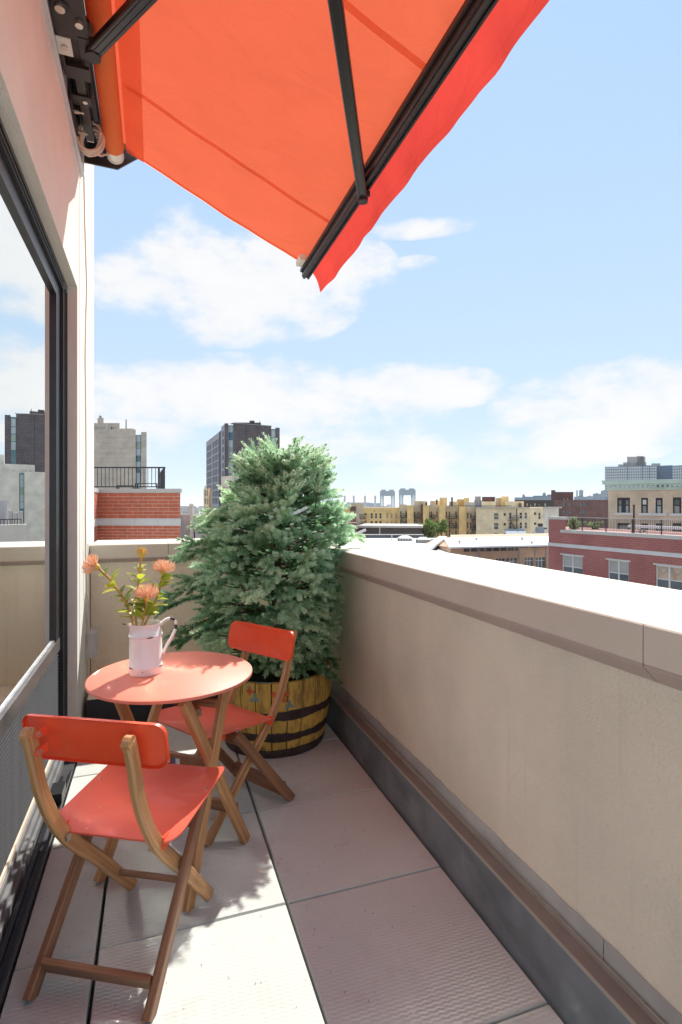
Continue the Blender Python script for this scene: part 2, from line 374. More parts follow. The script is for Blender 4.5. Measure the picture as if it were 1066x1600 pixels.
def overlay(name, scale, lo, hi, col, amt, detail=6.0, rough=0.6):
    """a second layer of wear over a material: stretched noise between two thresholds"""
    nt = M[name].node_tree; N, L = nt.nodes, nt.links; p = N['Principled BSDF']; src = p.inputs['Base Color'].links[0].from_socket
    t = N.new('ShaderNodeTexCoord'); mp = N.new('ShaderNodeMapping'); mp.inputs['Scale'].default_value = scale; L.new(t.outputs['Object'], mp.inputs[0])
    n = N.new('ShaderNodeTexNoise'); n.inputs['Scale'].default_value = 1.0; n.inputs['Detail'].default_value = detail; n.inputs['Roughness'].default_value = rough; L.new(mp.outputs[0], n.inputs['Vector'])
    r = N.new('ShaderNodeMapRange'); r.inputs[1].default_value = lo; r.inputs[2].default_value = hi; r.inputs[4].default_value = amt; L.new(n.outputs['Fac'], r.inputs[0])
    mx = N.new('ShaderNodeMixRGB'); mx.inputs[2].default_value = (*col, 1); L.new(r.outputs[0], mx.inputs[0]); L.new(src, mx.inputs[1]); L.new(mx.outputs[0], p.inputs['Base Color'])
overlay('stucco', (3.1, 3.1, .5), .50, .78, (0.55, 0.47, 0.39), .26)
overlay('stucco', (22, 22, .9), .62, .76, (0.50, 0.43, 0.36), .22)
overlay('stucco', (60, 60, 60), .62, .72, (0.50, 0.42, 0.34), .30)
overlay('coping', (2.2, .5, 9), .55, .75, (0.46, 0.41, 0.36), .40)
overlay('coping', (70, 70, 70), .66, .72, (0.35, 0.30, 0.26), .5)
overlay('wall_stucco', (14, 14, .8), .58, .74, (0.66, 0.60, 0.54), .30)
overlay('paver', (5, 5, 5), .56, .72, (0.36, 0.33, 0.31), .35)
overlay('zinc', (30, 30, 2.5), .66, .70, (0.42, 0.43, 0.42), .45)
overlay('zinc', (3, 3, 9), .5, .7, (0.09, 0.10, 0.11), .6)
for nm in ('red_steel', 'seat_red', 'table_red'):
    overlay(nm, (95, 95, 95), .735, .75, (0.82, 0.62, 0.55), .85, 2.0)
    overlay(nm, (7, 7, 7), .52, .75, (0.62, 0.20, 0.14), .25)

# yellow worn paint on barrel staves
def stave_mat():
    m = mat('stave_paint', (0.70, 0.45, 0.10), 0.7, 0.15, 5.0, spec=0.3)
    N, L = m.node_tree.nodes, m.node_tree.links
    t = N.new('ShaderNodeTexCoord'); oi = N.new('ShaderNodeObjectInfo')
    mp = N.new('ShaderNodeMapping'); mp.inputs['Scale'].default_value = (70, 70, 7); L.new(t.outputs['Object'], mp.inputs[0])
    n = N.new('ShaderNodeTexNoise'); n.inputs['Scale'].default_value = 1.0; n.inputs['Detail'].default_value = 7; n.inputs['Roughness'].default_value = 0.7; L.new(mp.outputs[0], n.inputs['Vector'])
    r = N.new('ShaderNodeMapRange'); r.inputs[1].default_value = 0.53; r.inputs[2].default_value = 0.66; r.inputs[4].default_value = 0.85; L.new(n.outputs['Fac'], r.inputs[0])
    p = N['Principled BSDF']; src = p.inputs['Base Color'].links[0].from_socket
    mx = N.new('ShaderNodeMixRGB'); mx.inputs[2].default_value = (0.075, 0.045, 0.025, 1); L.new(r.outputs[0], mx.inputs[0]); L.new(src, mx.inputs[1]); L.new(mx.outputs[0], p.inputs['Base Color'])
    b = N.new('ShaderNodeBump'); b.inputs['Strength'].default_value = 0.4; b.inputs['Distance'].default_value = 0.002; L.new(n.outputs['Fac'], b.inputs['Height']); L.new(b.outputs[0], p.inputs['Normal'])
stave_mat()
overlay('stave_paint', (16, 16, 5), .50, .66, (0.20, 0.12, 0.05), .75)
mat('hoop_paint', (0.05, 0.032, 0.03), 0.75, 0.4, 20, 0.4, 60, stain=0.3, ss=8)
mat('paint_orange', (0.62, 0.13, 0.04), 0.7, 0.25, 30)
mat('paint_teal', (0.22, 0.34, 0.27), 0.7, 0.25, 30)

# ------------------------------------------------------------------ mesh helpers
class MB:
    def __init__(s): s.v = []; s.f = []; s.g = []; s.t = []
    def add(s, vs, fs, grain=None, tint=None):
        o = len(s.v); s.v += [tuple(x) for x in vs]; s.f += [tuple(i + o for i in q) for q in fs]
        s.g += list(grain) if grain is not None else [(0, 0, 0)] * len(vs)
        s.t += [tint if tint is not None else 0.5] * len(vs)
        return s
    def box(s, a, b):
        x0, y0, z0 = a; x1, y1, z1 = b
        vs = [(x0, y0, z0), (x1, y0, z0), (x1, y1, z0), (x0, y1, z0), (x0, y0, z1), (x1, y0, z1), (x1, y1, z1), (x0, y1, z1)]
        return s.add(vs, [(3, 2, 1, 0), (4, 5, 6, 7), (0, 1, 5, 4), (1, 2, 6, 5), (2, 3, 7, 6), (3, 0, 4, 7)], [(v[1], v[0], v[2]) for v in vs])
    def bar(s, p0, p1, w, t, up=(0, 0, 1), bev=0.0):
        """rectangular bar from p0 to p1: w across, t along 'up'; bevelled long edges"""
        p0, p1 = Vector(p0), Vector(p1); d = (p1 - p0); ln = d.length; d.normalize()
        up = Vector(up); a = d.cross(up).normalized(); b = a.cross(d).normalized()
        return s.sweep([p0, p1], w, t, a, bev)
    def sweep(s, pts, w, t, side, bev=0.0, closed_ends=True):
        """rectangular section swept along pts; 'side' is the constant sideways axis (w along it)"""
        pts = [Vector(p) for p in pts]; side = Vector(side).normalized()
        bev = min(bev, w * .45, t * .45)
        if bev > 0:
            sec = [(w/2 - bev, -t/2), (w/2, -t/2 + bev), (w/2, t/2 - bev), (w/2 - bev, t/2), (-w/2 + bev, t/2), (-w/2, t/2 - bev), (-w/2, -t/2 + bev), (-w/2 + bev, -t/2)]
        else: sec = [(w/2, -t/2), (w/2, t/2), (-w/2, t/2), (-w/2, -t/2)]
        n = len(sec); vs = []; gr = []; ln = 0.0
        for i, p in enumerate(pts):
            a = pts[max(i - 1, 0)]; b = pts[min(i + 1, len(pts) - 1)]
            d = (b - a).normalized(); nrm = side.cross(d).normalized()
            if i: ln += (p - pts[i - 1]).length
            for (x, y) in sec: vs.append(p + side * x + nrm * y); gr.append((ln, x, y))
        fs = []
        for i in range(len(pts) - 1):
            for k in range(n):
                fs.append((i*n + k, i*n + (k + 1) % n, (i + 1)*n + (k + 1) % n, (i + 1)*n + k))
        if closed_ends: fs.append(tuple(range(n - 1, -1, -1))); fs.append(tuple((len(pts) - 1)*n + k for k in range(n)))
        return s.add(vs, fs, gr)
    def tube(s, pts, r, n=8, caps=True, tint=None):
        pts = [Vector(p) for p in pts]; rs = r if isinstance(r, (list, tuple)) else [r] * len(pts)
        vs = []; fs = []; gr = []; ref = None; ln = 0
        for i, p in enumerate(pts):
            a = pts[max(i - 1, 0)]; b = pts[min(i + 1, len(pts) - 1)]; d = (b - a).normalized()
            if ref is None: ref = Vector((0, 0, 1)) if abs(d.z) < .9 else Vector((1, 0, 0))
            e1 = (ref - d * ref.dot(d)).normalized(); e2 = d.cross(e1); ref = e1
            if i: ln += (p - pts[i - 1]).length
            for k in range(n):
                t = 2 * math.pi * k / n; vs.append(p + (e1 * math.cos(t) + e2 * math.sin(t)) * rs[i]); gr.append((ln, math.cos(t)*rs[i], math.sin(t)*rs[i]))
        for i in range(len(pts) - 1):
            for k in range(n): fs.append((i*n + k, i*n + (k + 1) % n, (i + 1)*n + (k + 1) % n, (i + 1)*n + k))
        if caps: fs.append(tuple(range(n - 1, -1, -1))); fs.append(tuple((len(pts) - 1)*n + k for k in range(n)))
        return s.add(vs, fs, gr, tint)
    def lathe(s, prof, c, n=32, axis='z'):
        vs = []; fs = []
        for (r, z) in prof:
            for k in range(n):
                t = 2 * math.pi * k / n
                vs.append((c[0] + r*math.cos(t), c[1] + r*math.sin(t), c[2] + z))
        for i in range(len(prof) - 1):
            for k in range(n): fs.append((i*n + k, i*n + (k + 1) % n, (i + 1)*n + (k + 1) % n, (i + 1)*n + k))
        return s.add(vs, fs)
    def prism(s, poly, z0, z1):
        n = len(poly)
        vs = [(x, y, z0) for x, y in poly] + [(x, y, z1) for x, y in poly]
        area = sum(poly[i][0]*poly[(i+1) % n][1] - poly[(i+1) % n][0]*poly[i][1] for i in range(n))
        fs = [(i, (i + 1) % n, n + (i + 1) % n, n + i) for i in range(n)]
        fs += [tuple(range(n - 1, -1, -1)), tuple(range(n, 2*n))]
        if area < 0: fs = [tuple(reversed(f)) for f in fs]
        return s.add(vs, fs)
    def extrude(s, poly3, off):
        """flat 3-D polygon given thickness along off"""
        n = len(poly3); off = Vector(off)
        vs = [Vector(p) for p in poly3] + [Vector(p) + off for p in poly3]
        nrm = sum(((Vector(poly3[i]) - Vector(poly3[0])).cross(Vector(poly3[(i+1) % n]) - Vector(poly3[0])) for i in range(1, n - 1)), Vector())
        fs = [tuple(range(n - 1, -1, -1)), tuple(range(n, 2*n))] + [(i, (i+1) % n, n + (i+1) % n, n + i) for i in range(n)]
        if nrm.dot(off) < 0: fs = [tuple(reversed(f)) for f in fs]
        return s.add(vs, fs)
    def grid(s, P, thick=None, tint=None):
        """P[i][j] of points -> sheet (with a back skin when thick is an offset vector)"""
        ni, nj = len(P), len(P[0])
        vs = [p for row in P for p in row]
        fs = [(i*nj + j, (i+1)*nj + j, (i+1)*nj + j + 1, i*nj + j + 1) for i in range(ni - 1) for j in range(nj - 1)]
        if thick is not None:
            th = Vector(thick); k = ni*nj
            vs = [Vector(v) for v in vs] + [Vector(v) + th for v in vs]
            fs += [tuple(reversed([q + k for q in f])) for f in fs]
            edge = [i*nj for i in range(ni)] + [(ni-1)*nj + j for j in range(1, nj)] + [i*nj + nj - 1 for i in range(ni - 2, -1, -1)] + [j for j in range(nj - 2, 0, -1)]
            for a, b in zip(edge, edge[1:] + edge[:1]): fs.append((b, a, a + k, b + k))
        return s.add(vs, fs, None, tint)
    def plate(s, outline, fn, thick, rings=7):
        """sheet with a rounded outline (list of (a,b)), shaped by fn(a,b)->point, thickened by vector fn thick"""
        n = len(outline); ca = sum(p[0] for p in outline)/n; cb = sum(p[1] for p in outline)/n
        top = []; 
        for r in range(rings, 0, -1):
            k = r / rings
            top += [fn(ca + (a - ca)*k, cb + (b - cb)*k) for a, b in outline]
        top.append(fn(ca, cb)); m = len(top); th = Vector(thick)
        vs = [Vector(p) for p in top] + [Vector(p) + th for p in top]
        fs = []
        for r in range(rings - 1):
            for i in range(n): fs.append((r*n + i, r*n + (i+1) % n, (r+1)*n + (i+1) % n, (r+1)*n + i))
        for i in range(n): fs.append(((rings-1)*n + i, (rings-1)*n + (i+1) % n, m - 1))
        fs += [tuple(reversed([q + m for q in f])) for f in fs]
        for i in range(n): fs.append(((i+1) % n, i, i + m, (i+1) % n + m))
        return s.add(vs, fs)
    def data(s, name, mt, smooth=False, origin=(0, 0, 0)):
        me = bpy.data.meshes.new(name)
        o = Vector(origin)
        vs = [(x - o.x, y - o.y, z - o.z) for x, y, z in s.v]
        me.from_pydata(vs, [], s.f)
        me.materials.append(M[mt])
        if any(g != (0, 0, 0) for g in s.g):
            a = me.attributes.new('grain', 'FLOAT_VECTOR', 'POINT'); a.data.foreach_set('vector', np.array(s.g, dtype=np.float32).ravel())
        a = me.attributes.new('tint', 'FLOAT', 'POINT'); a.data.foreach_set('value', np.array(s.t, dtype=np.float32))
        import bmesh
        bm = bmesh.new(); bm.from_mesh(me); bmesh.ops.recalc_face_normals(bm, faces=bm.faces); bm.to_mesh(me); bm.free()
        if smooth:
            me.polygons.foreach_set('use_smooth', [True] * len(me.polygons))
            if smooth != 'all':
                me.set_sharp_from_angle(angle=R(40))
        return me
    def build(s, name, mt, parent=None, smooth=False):
        org = Vector(parent.get('_org', (0, 0, 0))) if parent is not None else Vector()
        ob = bpy.data.objects.new(name, s.data(name, mt, smooth, org)); COL.objects.link(ob)
        if parent is not None: ob.parent = parent
        if parent is not None and '_org' in parent: ob['_org'] = parent['_org']
        return ob

def tag(o, label=None, cat=None, group=None, kind=None):
    if label: o['label'] = label
    if cat: o['category'] = cat
    if group: o['group'] = group
    if kind: o['kind'] = kind
    return o
def thing(name, label, cat, loc=(0, 0, 0), rotz=0.0, group=None, kind=None, local=False):
    o = bpy.data.objects.new(name, None); COL.objects.link(o)
    o.location = loc; o.rotation_euler = (0, 0, rotz); o.empty_display_size = 0.1
    if not local: o['_org'] = tuple(loc)
    return tag(o, label, cat, group, kind)
def dup(o, parent=None):
    c = o.copy(); COL.objects.link(c)
    if parent is not None: c.parent = parent
    for ch in list(o.children): dup(ch, c)
    return c
def rrect(a0, a1, b0, b1, r, n=6):
    """rounded rectangle outline"""
    out = []
    for (ca, cb, t0) in ((a1 - r, b1 - r, 0), (a0 + r, b1 - r, 90), (a0 + r, b0 + r, 180), (a1 - r, b0 + r, 270)):
        for k in range(n + 1):
            t = R(t0 + 90*k/n); out.append((ca + r*math.cos(t), cb + r*math.sin(t)))
    return out

# ================================================================== THE TERRACE
XW = -0.43            # face of the stucco house wall
XF, XP = 1.075, 1.12  # fascia of the parapet coping, stucco face below it
YB = 4.12             # far coping fascia
ZC = 1.128            # top of the coping
ZB = 1.035            # underside of the coping fascia

# floor: pavers on a dark membrane
fl = MB().box((-0.60, -2.6, -0.14), (1.60, 4.30, -0.045)).build('terrace_floor', 'membrane'); tag(fl, kind='structure')
JX = [-0.172, 0.440, 1.056]; JY = [-1.19 + 0.6118 * k for k in range(9)]      # joints
for j in range(len(JY) - 1):
    for i, (xa, xb) in enumerate(((-0.405, -0.172), (-0.172, 0.440), (0.440, 1.056))):
        ga = 0.006 if i else 0.003
        y0, y1 = JY[j] + .0032, JY[j + 1] - .0032
        if j == len(JY) - 2: y1 = 3.712
        x0, x1 = xa + ga, xb - (0.006 if i == 0 else 0.0035 if i == 1 else 0.004)
        dz = rng.uniform(-.0012, .0012)
        b = MB(); c = 0.004
        vs = [(x0, y0, -.04), (x1, y0, -.04), (x1, y1, -.04), (x0, y1, -.04), (x0, y0, dz - c), (x1, y0, dz - c), (x1, y1, dz - c), (x0, y1, dz - c),
              (x0 + c, y0 + c, dz), (x1 - c, y0 + c, dz), (x1 - c, y1 - c, dz), (x0 + c, y1 - c, dz)]
        b.add(vs, [(3, 2, 1, 0), (0, 1, 5, 4), (1, 2, 6, 5), (2, 3, 7, 6), (3, 0, 4, 7), (4, 5, 9, 8), (5, 6, 10, 9), (6, 7, 11, 10), (7, 4, 8, 11), (8, 9, 10, 11)])
        b.build('paver', 'paver', fl)

# ---- side parapet
pr = thing('parapet_wall', 'tall beige stucco parapet with broad metal coping along the open side of the terrace', 'parapet', (XP, 1.0, 0))
MB().box((XP, -3.0, -20.0), (1.57, 4.60, ZC - .03)).build('stucco_wall', 'stucco', pr)
ys = [-3.0, -1.15, onx(1005, 970, XF).y, 4.12 + .545]     # coping panels and their joints
ys = [-3.0, -0.85, 1.36, 4.665]
ys[2] = onx(1005, 968, XF).y; ys[1] = ys[2] - 2.4
for a, b in zip(ys, ys[1:]):
    a += .0015; b -= .0015
    cp = MB(); xo = 1.604
    prof = [(XF, ZB), (XF, ZC - .004), (XF + .004, ZC), (xo, ZC + .002), (xo, ZB + .01), (xo - .02, ZB + .01), (xo - .02, ZC - .012), (XF + .02, ZC - .012), (XF + .02, ZB)]
    n = len(prof); vs = [(x, a, z) for x, z in prof] + [(x, b, z) for x, z in prof]
    fs = [(i, (i+1) % n, n + (i+1) % n, n + i) for i in range(n)] + [tuple(range(n)), tuple(range(2*n - 1, n - 1, -1))]
    if b > 4: vs = [(x, (YB + (x - XF) if y == b else y), z) for x, y, z in vs]        # mitre into the far parapet
    c = cp.add(vs, fs).build('coping', 'coping', pr)
    lip = MB(); lz = ZB - .001
    P = [(XF + .001, lz), (XP - .001, lz - .042), (XP - .001, lz - .048), (XF - .001, lz - .005)]
    bb = b if b < 4 else YB
    vs = [(x, a, z) for x, z in P] + [(x, bb, z) for x, z in P]
    lip.add(vs, [(i, (i+1) % 4, 4 + (i+1) % 4, 4 + i) for i in range(4)] + [(0, 1, 2, 3), (7, 6, 5, 4)]).build('drip_lip', 'coping_lip', c)
# kerb, ledge and base flashing at the foot of the parapet
kb = MB(); kb.box((1.060, -3.0, -.05), (1.075, 3.714, .192)); kb.build('kerb_panel', 'zinc', pr)
for a, b in ((-3.0, .62), (.622, 1.9), (1.902, 3.1), (3.102, 3.714)):
    MB().box((1.0595, a, .1925), (1.112, b, .197)).build('ledge', 'ledge_brown', pr)
MB().box((1.0570, -3.0, .1880), (1.0594, 3.714, .1985)).build('ledge_edge', 'edge_metal', pr)
MB().box((1.103, -3.0, .1975), (1.1075, 3.714, .214)).build('ledge_bead', 'edge_metal', pr)
for a, b in ((-3.0, 1.12), (1.123, 2.4), (2.402, 3.714)):
    f = MB()
    m = max(2, int((b - a) / .04)); top = []
    rr = random.Random(int(a*10) + 50)
    for i in range(m + 1):
        y = a + (b - a)*i/m
        top.append((1.1155, y, .262 + rr.uniform(-.004, .004) - .006*max(0, (y - 3.0))))
    vs = top + [(1.1155, t[1], .197) for t in top]
    f.add(vs + [(1.119, t[1], t[2]) for t in vs], [(i, i+1, m+2+i, m+1+i) for i in range(m)] + [(i, i+1, 2*m+2+i+1, 2*m+2+i) for i in range(m)])
    f.build('base_flashing', 'flashing', pr)

# ---- far parapet
pb = thing('parapet_wall', 'low beige stucco parapet closing the far end of the terrace behind the spruce', 'parapet', (.3, YB + .3, 0))
MB().box((-0.425, YB + .045, -20.0), (XP - .002, 4.60, ZC - .03)).build('stucco_wall', 'stucco', pb)
xj = ony(263, 860, YB).x
for a, b in ((-0.428, xj), (xj, XF)):
    a += .0015; b -= .0015
    yo = YB + .545
    prof = [(YB, ZB), (YB, ZC - .004), (YB + .004, ZC), (yo, ZC + .002), (yo, ZB + .01), (yo - .02, ZB + .01), (yo - .02, ZC - .012), (YB + .02, ZC - .012), (YB + .02, ZB)]
    n = len(prof); vs = [(a, y, z) for y, z in prof] + [(b, y, z) for y, z in prof]
    if b > 1: vs = [(XF + (y - YB) - .002 if x == b else x, y, z) for x, y, z in vs]
    c = MB().add(vs, [(i, (i+1) % n, n + (i+1) % n, n + i) for i in range(n)] + [tuple(range(n)), tuple(range(2*n-1, n-1, -1))]).build('coping', 'coping', pb)
    P = [(YB + .001, ZB - .001), (YB + .044, ZB - .03), (YB + .044, ZB - .036), (YB - .001, ZB - .006)]
    bb = min(b, XF - .002)
    MB().add([(a, y, z) for y, z in P] + [(bb, y, z) for y, z in P], [(i, (i+1) % 4, 4 + (i+1) % 4, 4 + i) for i in range(4)] + [(0, 1, 2, 3), (7, 6, 5, 4)]).build('drip_lip', 'coping_lip', c)
pk = ony(278, 863, YB)
MB().lathe([(0, -.004), (.008, -.004), (.008, 0), (0, 0)], (0, 0, 0), 10)
b = MB(); b.tube([(pk.x, YB - .004, pk.z), (pk.x, YB + .002, pk.z)], .009, 10); b.build('coping_screw', 'bolt_steel', pb)
MB().box((-0.40, 3.716, -.05), (1.058, 3.73, .186)).build('kerb_panel', 'membrane', pb)
MB().box((-0.40, 3.7155, .1865), (1.058, YB + .044, .192)).build('ledge', 'stucco', pb)

# ---- the house wall with its sliding-door opening
hs = thing('apartment_house', 'pale pink stucco house wall with a black framed sliding glass door beside the terrace', 'building', (XW, 2.0, 0))
YJ, ZH = 3.511, 2.686                      # far jamb and head of the opening
wl = MB()
wl.box((-0.72, YJ, -20), (XW, 4.43, 6.2))                       # pier beyond the door
wl.box((-0.72, -4.0, ZH), (XW, YJ, 6.2))                       # wall above it
wl.box((-0.72, -4.0, -20), (-.505, YJ, -.02))                  # below
wl.build('stucco_wall', 'wall_stucco', hs)
MB().box((-6.0, 4.20, -20), (-.722, 4.43, 6.2)).build('end_wall', 'wall_stucco', hs)
MB().box((-3.4, -4.0, -.10), (-.722, 4.19, -.01)).build('room_floor', 'room', hs)
MB().box((-3.5, -4.0, -.01), (-3.4, 4.19, 3.0)).build('room_wall', 'room', hs)
MB().box((-3.4, -4.0, 2.80), (-.722, 4.19, 2.9)).build('room_ceiling', 'room', hs)
# metal band above, where the awning hangs
bd = MB()
bd.box((XW + .0005, -4.0, 3.445), (XW + .012, 3.68, 6.0)); bd.box((XW + .0005, -4.0, 3.43), (XW + .020, 3.68, 3.4445))
bd.build('metal_band', 'strip_metal', hs)
MB().box((XW + .0004, 3.60, 0.3), (XW + .0012, 3.606, 6.0)).build('control_joint', 'coping_lip', hs)
# door: frame, pane, rail, louvred grille, track
dr = MB()
dr.box((-.56, YJ - .150, .03), (-.482, YJ - .0015, ZH - .0015)); dr.box((-.56, -4, ZH - .075), (-.482, YJ - .151, ZH - .0015))
for k in range(2):
    yy = YJ - .05 - .05*k; dr.box((-.4819, yy - .008, .03), (-.476, yy, ZH - .06))
    dr.box((-.4819, -4, ZH - .030 - .025*k - .007), (-.476, YJ - .151, ZH - .030 - .025*k))
dw = dr.build('door_frame', 'frame_metal', hs)
sh = MB(); sh.box((-.555, YJ - .275, .676), (-.498, YJ - .1515, ZH - .076)); sh.box((-.555, -4, ZH - .15), (-.498, YJ - .276, ZH - .0765))
sh.build('sash', 'frame_metal', dw)
MB().box((-.519, -4.0, .655), (-.515, YJ - .277, ZH - .151)).build('pane', 'door_glass', dw)
rl = MB(); rl.box((-.545, -4.0, .604), (-.4965, YJ - .1516, .672)); rl.build('glass_rail', 'rail_metal', dw); MB().box((-.530, -4.0, .6725), (-.506, YJ - .1516, .684)).build('glazing_bead', 'aluminium', dw)
gb = MB().box((-.56, -4.0, .10), (-.514, YJ - .165, .603)).build('grille_back', 'black_metal', dw)
def slat_mesh():
    b = MB(); L0 = 6.2
    P = [(0, 0), (.011, -.0025), (.011, -.0080), (0, -.0105)]
    b.add([(x, 0, z) for x, z in P] + [(x, -L0, z) for x, z in P], [(i, (i+1) % 4, 4 + (i+1) % 4, 4 + i) for i in range(4)] + [(0, 1, 2, 3), (7, 6, 5, 4)])
    return b.data('slat', 'louver_grey')
sm = slat_mesh()
for k in range(27):
    o = bpy.data.objects.new('slat', sm); COL.objects.link(o); o.parent = dw
    org = Vector(hs['_org']); o.location = Vector((-.5135, YJ - .168 + (.0045 if k % 2 else 0), .602 - .0180*k)) - org
MB().box((-.55, -4, .098), (-.4975, YJ - .166, .118)).build('grille_sill', 'cream_strip', dw)
tr = MB()
tr.box((-.53, -4, .06), (-.490, YJ - .152, .097)); tr.box((-.489, -4, .03), (-.474, YJ - .152, .075)); tr.box((-.4735, -4, .012), (-.462, YJ - .152, .048))
tr.build('track', 'track_grey', dw)
MB().box((-.60, -4, -.05), (-.407, YJ - .002, .012)).build('sill_pan', 'membrane', dw)
MB().box((-.452, -4, .0125), (-.437, 3.05, .034)).build('sill_rib', 'frame_metal', dw)
MB().box((-.415, -4, -.05), (-.4065, 3.12, .028)).build('sill_edge', 'frame_metal', dw)
q = onz(108, 1222, .02)
st = MB(); st.box((-.462, 2.78, .035), (-.405, 2.90, .075)); st.build('door_stop', 'black_metal', dw)

# outlet box low on the house wall, and the two cords that hang to it
ob_ = thing('outlet_box', 'small grey weatherproof outlet box low on the stucco wall near the far corner', 'outlet box', (XW + .03, 3.98, .45))
MB().box((XW + .001, 3.90, .40), (XW + .055, 4.05, .56)).build('box', 'outlet_grey', ob_)
MB().box((XW + .056, 3.905, .405), (XW + .066, 4.045, .555)).build('cover', 'outlet_grey', ob_)
def cord_pts(px, y0=None, x=XW + .012, wob=.004):
    out = []
    for i, (u, v) in enumerate(px):
        p = onx(u, v, x); out.append(p)
    return out
cd = thing('hanging_wire', 'thin cream cord hanging from the awning down the house wall', 'cord', (XW + .012, 3.79, 0))
A = [(130, 225), (131.5, 300), (132.5, 350), (134, 400), (135.5, 450), (134, 500), (133, 560), (134, 640), (134.5, 720), (133.5, 800), (134, 880), (135, 940), (136.5, 990), (137, 1030), (136, 1080), (137.5, 1125)]
MB().tube(cord_pts(A), .0042, 6).build('cable', 'cord_cream', cd, True)
cd2 = thing('hanging_wire', 'white cord looping beside the cream one above the outlet box', 'cord', (XW + .02, 3.85, 0))
B = [(137.5, 850), (138, 930), (140, 985), (139, 1030), (138.5, 1070), (140.5, 1120)]
MB().tube(cord_pts(B, x=XW + .02), .0032, 6).build('cable', 'cord_white', cd2, True)

# ================================================================== AWNING
YE = 3.64
aw = thing('awning', 'bright orange folding arm awning stretched out over the terrace from the house wall', 'awning', (XW, 1.8, 3.55))
XR, ZR, XB, ZBAR = -0.235, 3.605, 1.0, 3.03
MB().tube([(XR, YE - .045, ZR), (XR, -.4, ZR)], .055, 28).build('fabric_roll', 'roll_fabric_lit', aw, True)
rt = MB(); rt.tube([(XR, YE + .035, ZR), (XR, YE - .05, ZR)], .047, 24); rt.tube([(XR, YE + .035, ZR), (XR, YE + .05, ZR)], .052, 24); rt.build('roller_tube', 'white_plate', aw, True)
# canopy: slightly slack sheet from the roll to the front bar
def canopy_pt(a, y, lift=0.0):
    x0, z0 = XR + .045, ZR + .040; x1, z1 = XB + .005, ZBAR + .045
    x = x0 + (x1 - x0)*a; z = z0 + (z1 - z0)*a
    sag = -.014*math.sin(math.pi*a) - .004*math.sin(math.pi*a)*math.sin(y*3.1) + .0035*math.sin(9*a + 5*y)*math.sin(math.pi*a) + .0022*math.sin(26*a - 3*y + 2*math.sin(4*y))*math.sin(math.pi*a)
    return Vector((x, y, z + sag + lift))
ny, na = 44, 26
MB().grid([[canopy_pt(i/na, YE + .012 - (YE + .012 + .4)*j/ny) for j in range(ny + 1)] for i in range(na + 1)]).build('canopy', 'awning_fabric', aw, True)
for yc, w in ((YE - .58, .016), (YE - 1.78, .016), (YE - 2.98, .016), (YE + .0, .014)):
    MB().grid([[canopy_pt(i/na, yc - w + 2*w*j, -.0025) for j in range(2)] for i in range(1, na + 1)]).build('seam', 'seam_fabric', aw, True)
# leading roll of the cloth, seen doubled behind the roller
MB().grid([[canopy_pt(.02 + .085*i/3, YE + .008 - (YE + .4)*j/20, -.006 - .012*(1 - i/3)) for j in range(21)] for i in range(4)]).build('cloth_lap', 'seam_fabric', aw, True)
# valance
def val_pt(a, y):
    t0 = Vector((XB + .012, y, ZBAR + .038)); 
    wv = .012*math.sin(y*4.3 + .6) + .007*math.sin(y*11.0 + 1.3) + .004*math.sin(y*23 + 2*math.sin(y*5))
    t1 = Vector((XB + .118 + wv + .004*math.sin(y*17), y, ZBAR - .118 + .8*wv))
    p = t0.lerp(t1, a); p.x += .016*math.sin(math.pi*a) + (.005*math.sin(y*9 + 4*a) + .004*math.sin(y*31 + 3*a + 2*math.sin(y*7)))*a*(1.4 - a); p.z += .010*math.sin(math.pi*a)
    return p
MB().grid([[val_pt(i/8, YE + .02 - .02*i/8*0 - (YE + .42)*j/120) for j in range(121)] for i in range(9)]).build('valance', 'valance_fabric', aw, True)
MB().grid([[val_pt(.80 + .006*i, YE + .015 - (YE + .41)*j/120) + Vector((-.0015, 0, -.0015)) for j in range(121)] for i in range(2)]).build('hem', 'seam_fabric', aw, True)
# front bar
bar_d = Vector((1.2, 0, -.55)).normalized(); nrm = Vector((bar_d.z, 0, -bar_d.x))
fb = MB()
c0, c1 = Vector((XB, YE + .035, ZBAR)), Vector((XB, -.4, ZBAR))
fb.bar(c0, c1, .052, .058, up=(0, 0, 1), bev=.006)
fb.build('front_bar', 'frame_metal', aw)
for dx, dz, w, t in ((-.033, .016, .012, .022), (.031, .012, .010, .018), (-.012, -.034, .012, .010), (.018, -.034, .010, .010)):
    MB().bar(c0 + Vector((dx, -.002, dz)), c1 + Vector((dx, 0, dz)), w, t).build('bar_groove', 'dark_bracket', aw)
e = atd(484, 387, 3.70)
MB().bar((XB - .060, YE - .13, ZBAR + .038), (XB - .060, YE - .02, ZBAR + .038), .046, .040, bev=.006).build('cloth_plug', 'white_plate', aw)
# folding arms
SH, EL, BA = Vector((-.265, 2.70, 3.472)), Vector((.40, 1.405, 3.245)), Vector((1.0, 2.566, 2.995))
def arm(name, a, b, w=.056, t=.036):
    m = MB(); m.bar(a, b, w, t, bev=.005); o = m.build(name, 'frame_metal', aw)
    r = MB(); d = (b - a).normalized(); s_ = d.cross(Vector((0, 0, 1))).normalized()
    for k in (-.013, .013): r.bar(a + s_*k + Vector((0, 0, -t/2 - .002)), b + s_*k + Vector((0, 0, -t/2 - .002)), .004, .003)
    r.build('arm_ridge', 'dark_bracket', o)
    return o
arm('upper_arm', SH, EL, .060, .040)
arm('forearm', EL + Vector((0, 0, -.03)), BA + Vector((0, 0, -.02)), .050, .040)
b = MB(); b.tube([EL + Vector((0, 0, .03)), EL + Vector((0, 0, -.06))], .04, 16); b.build('elbow', 'dark_bracket', aw, True)
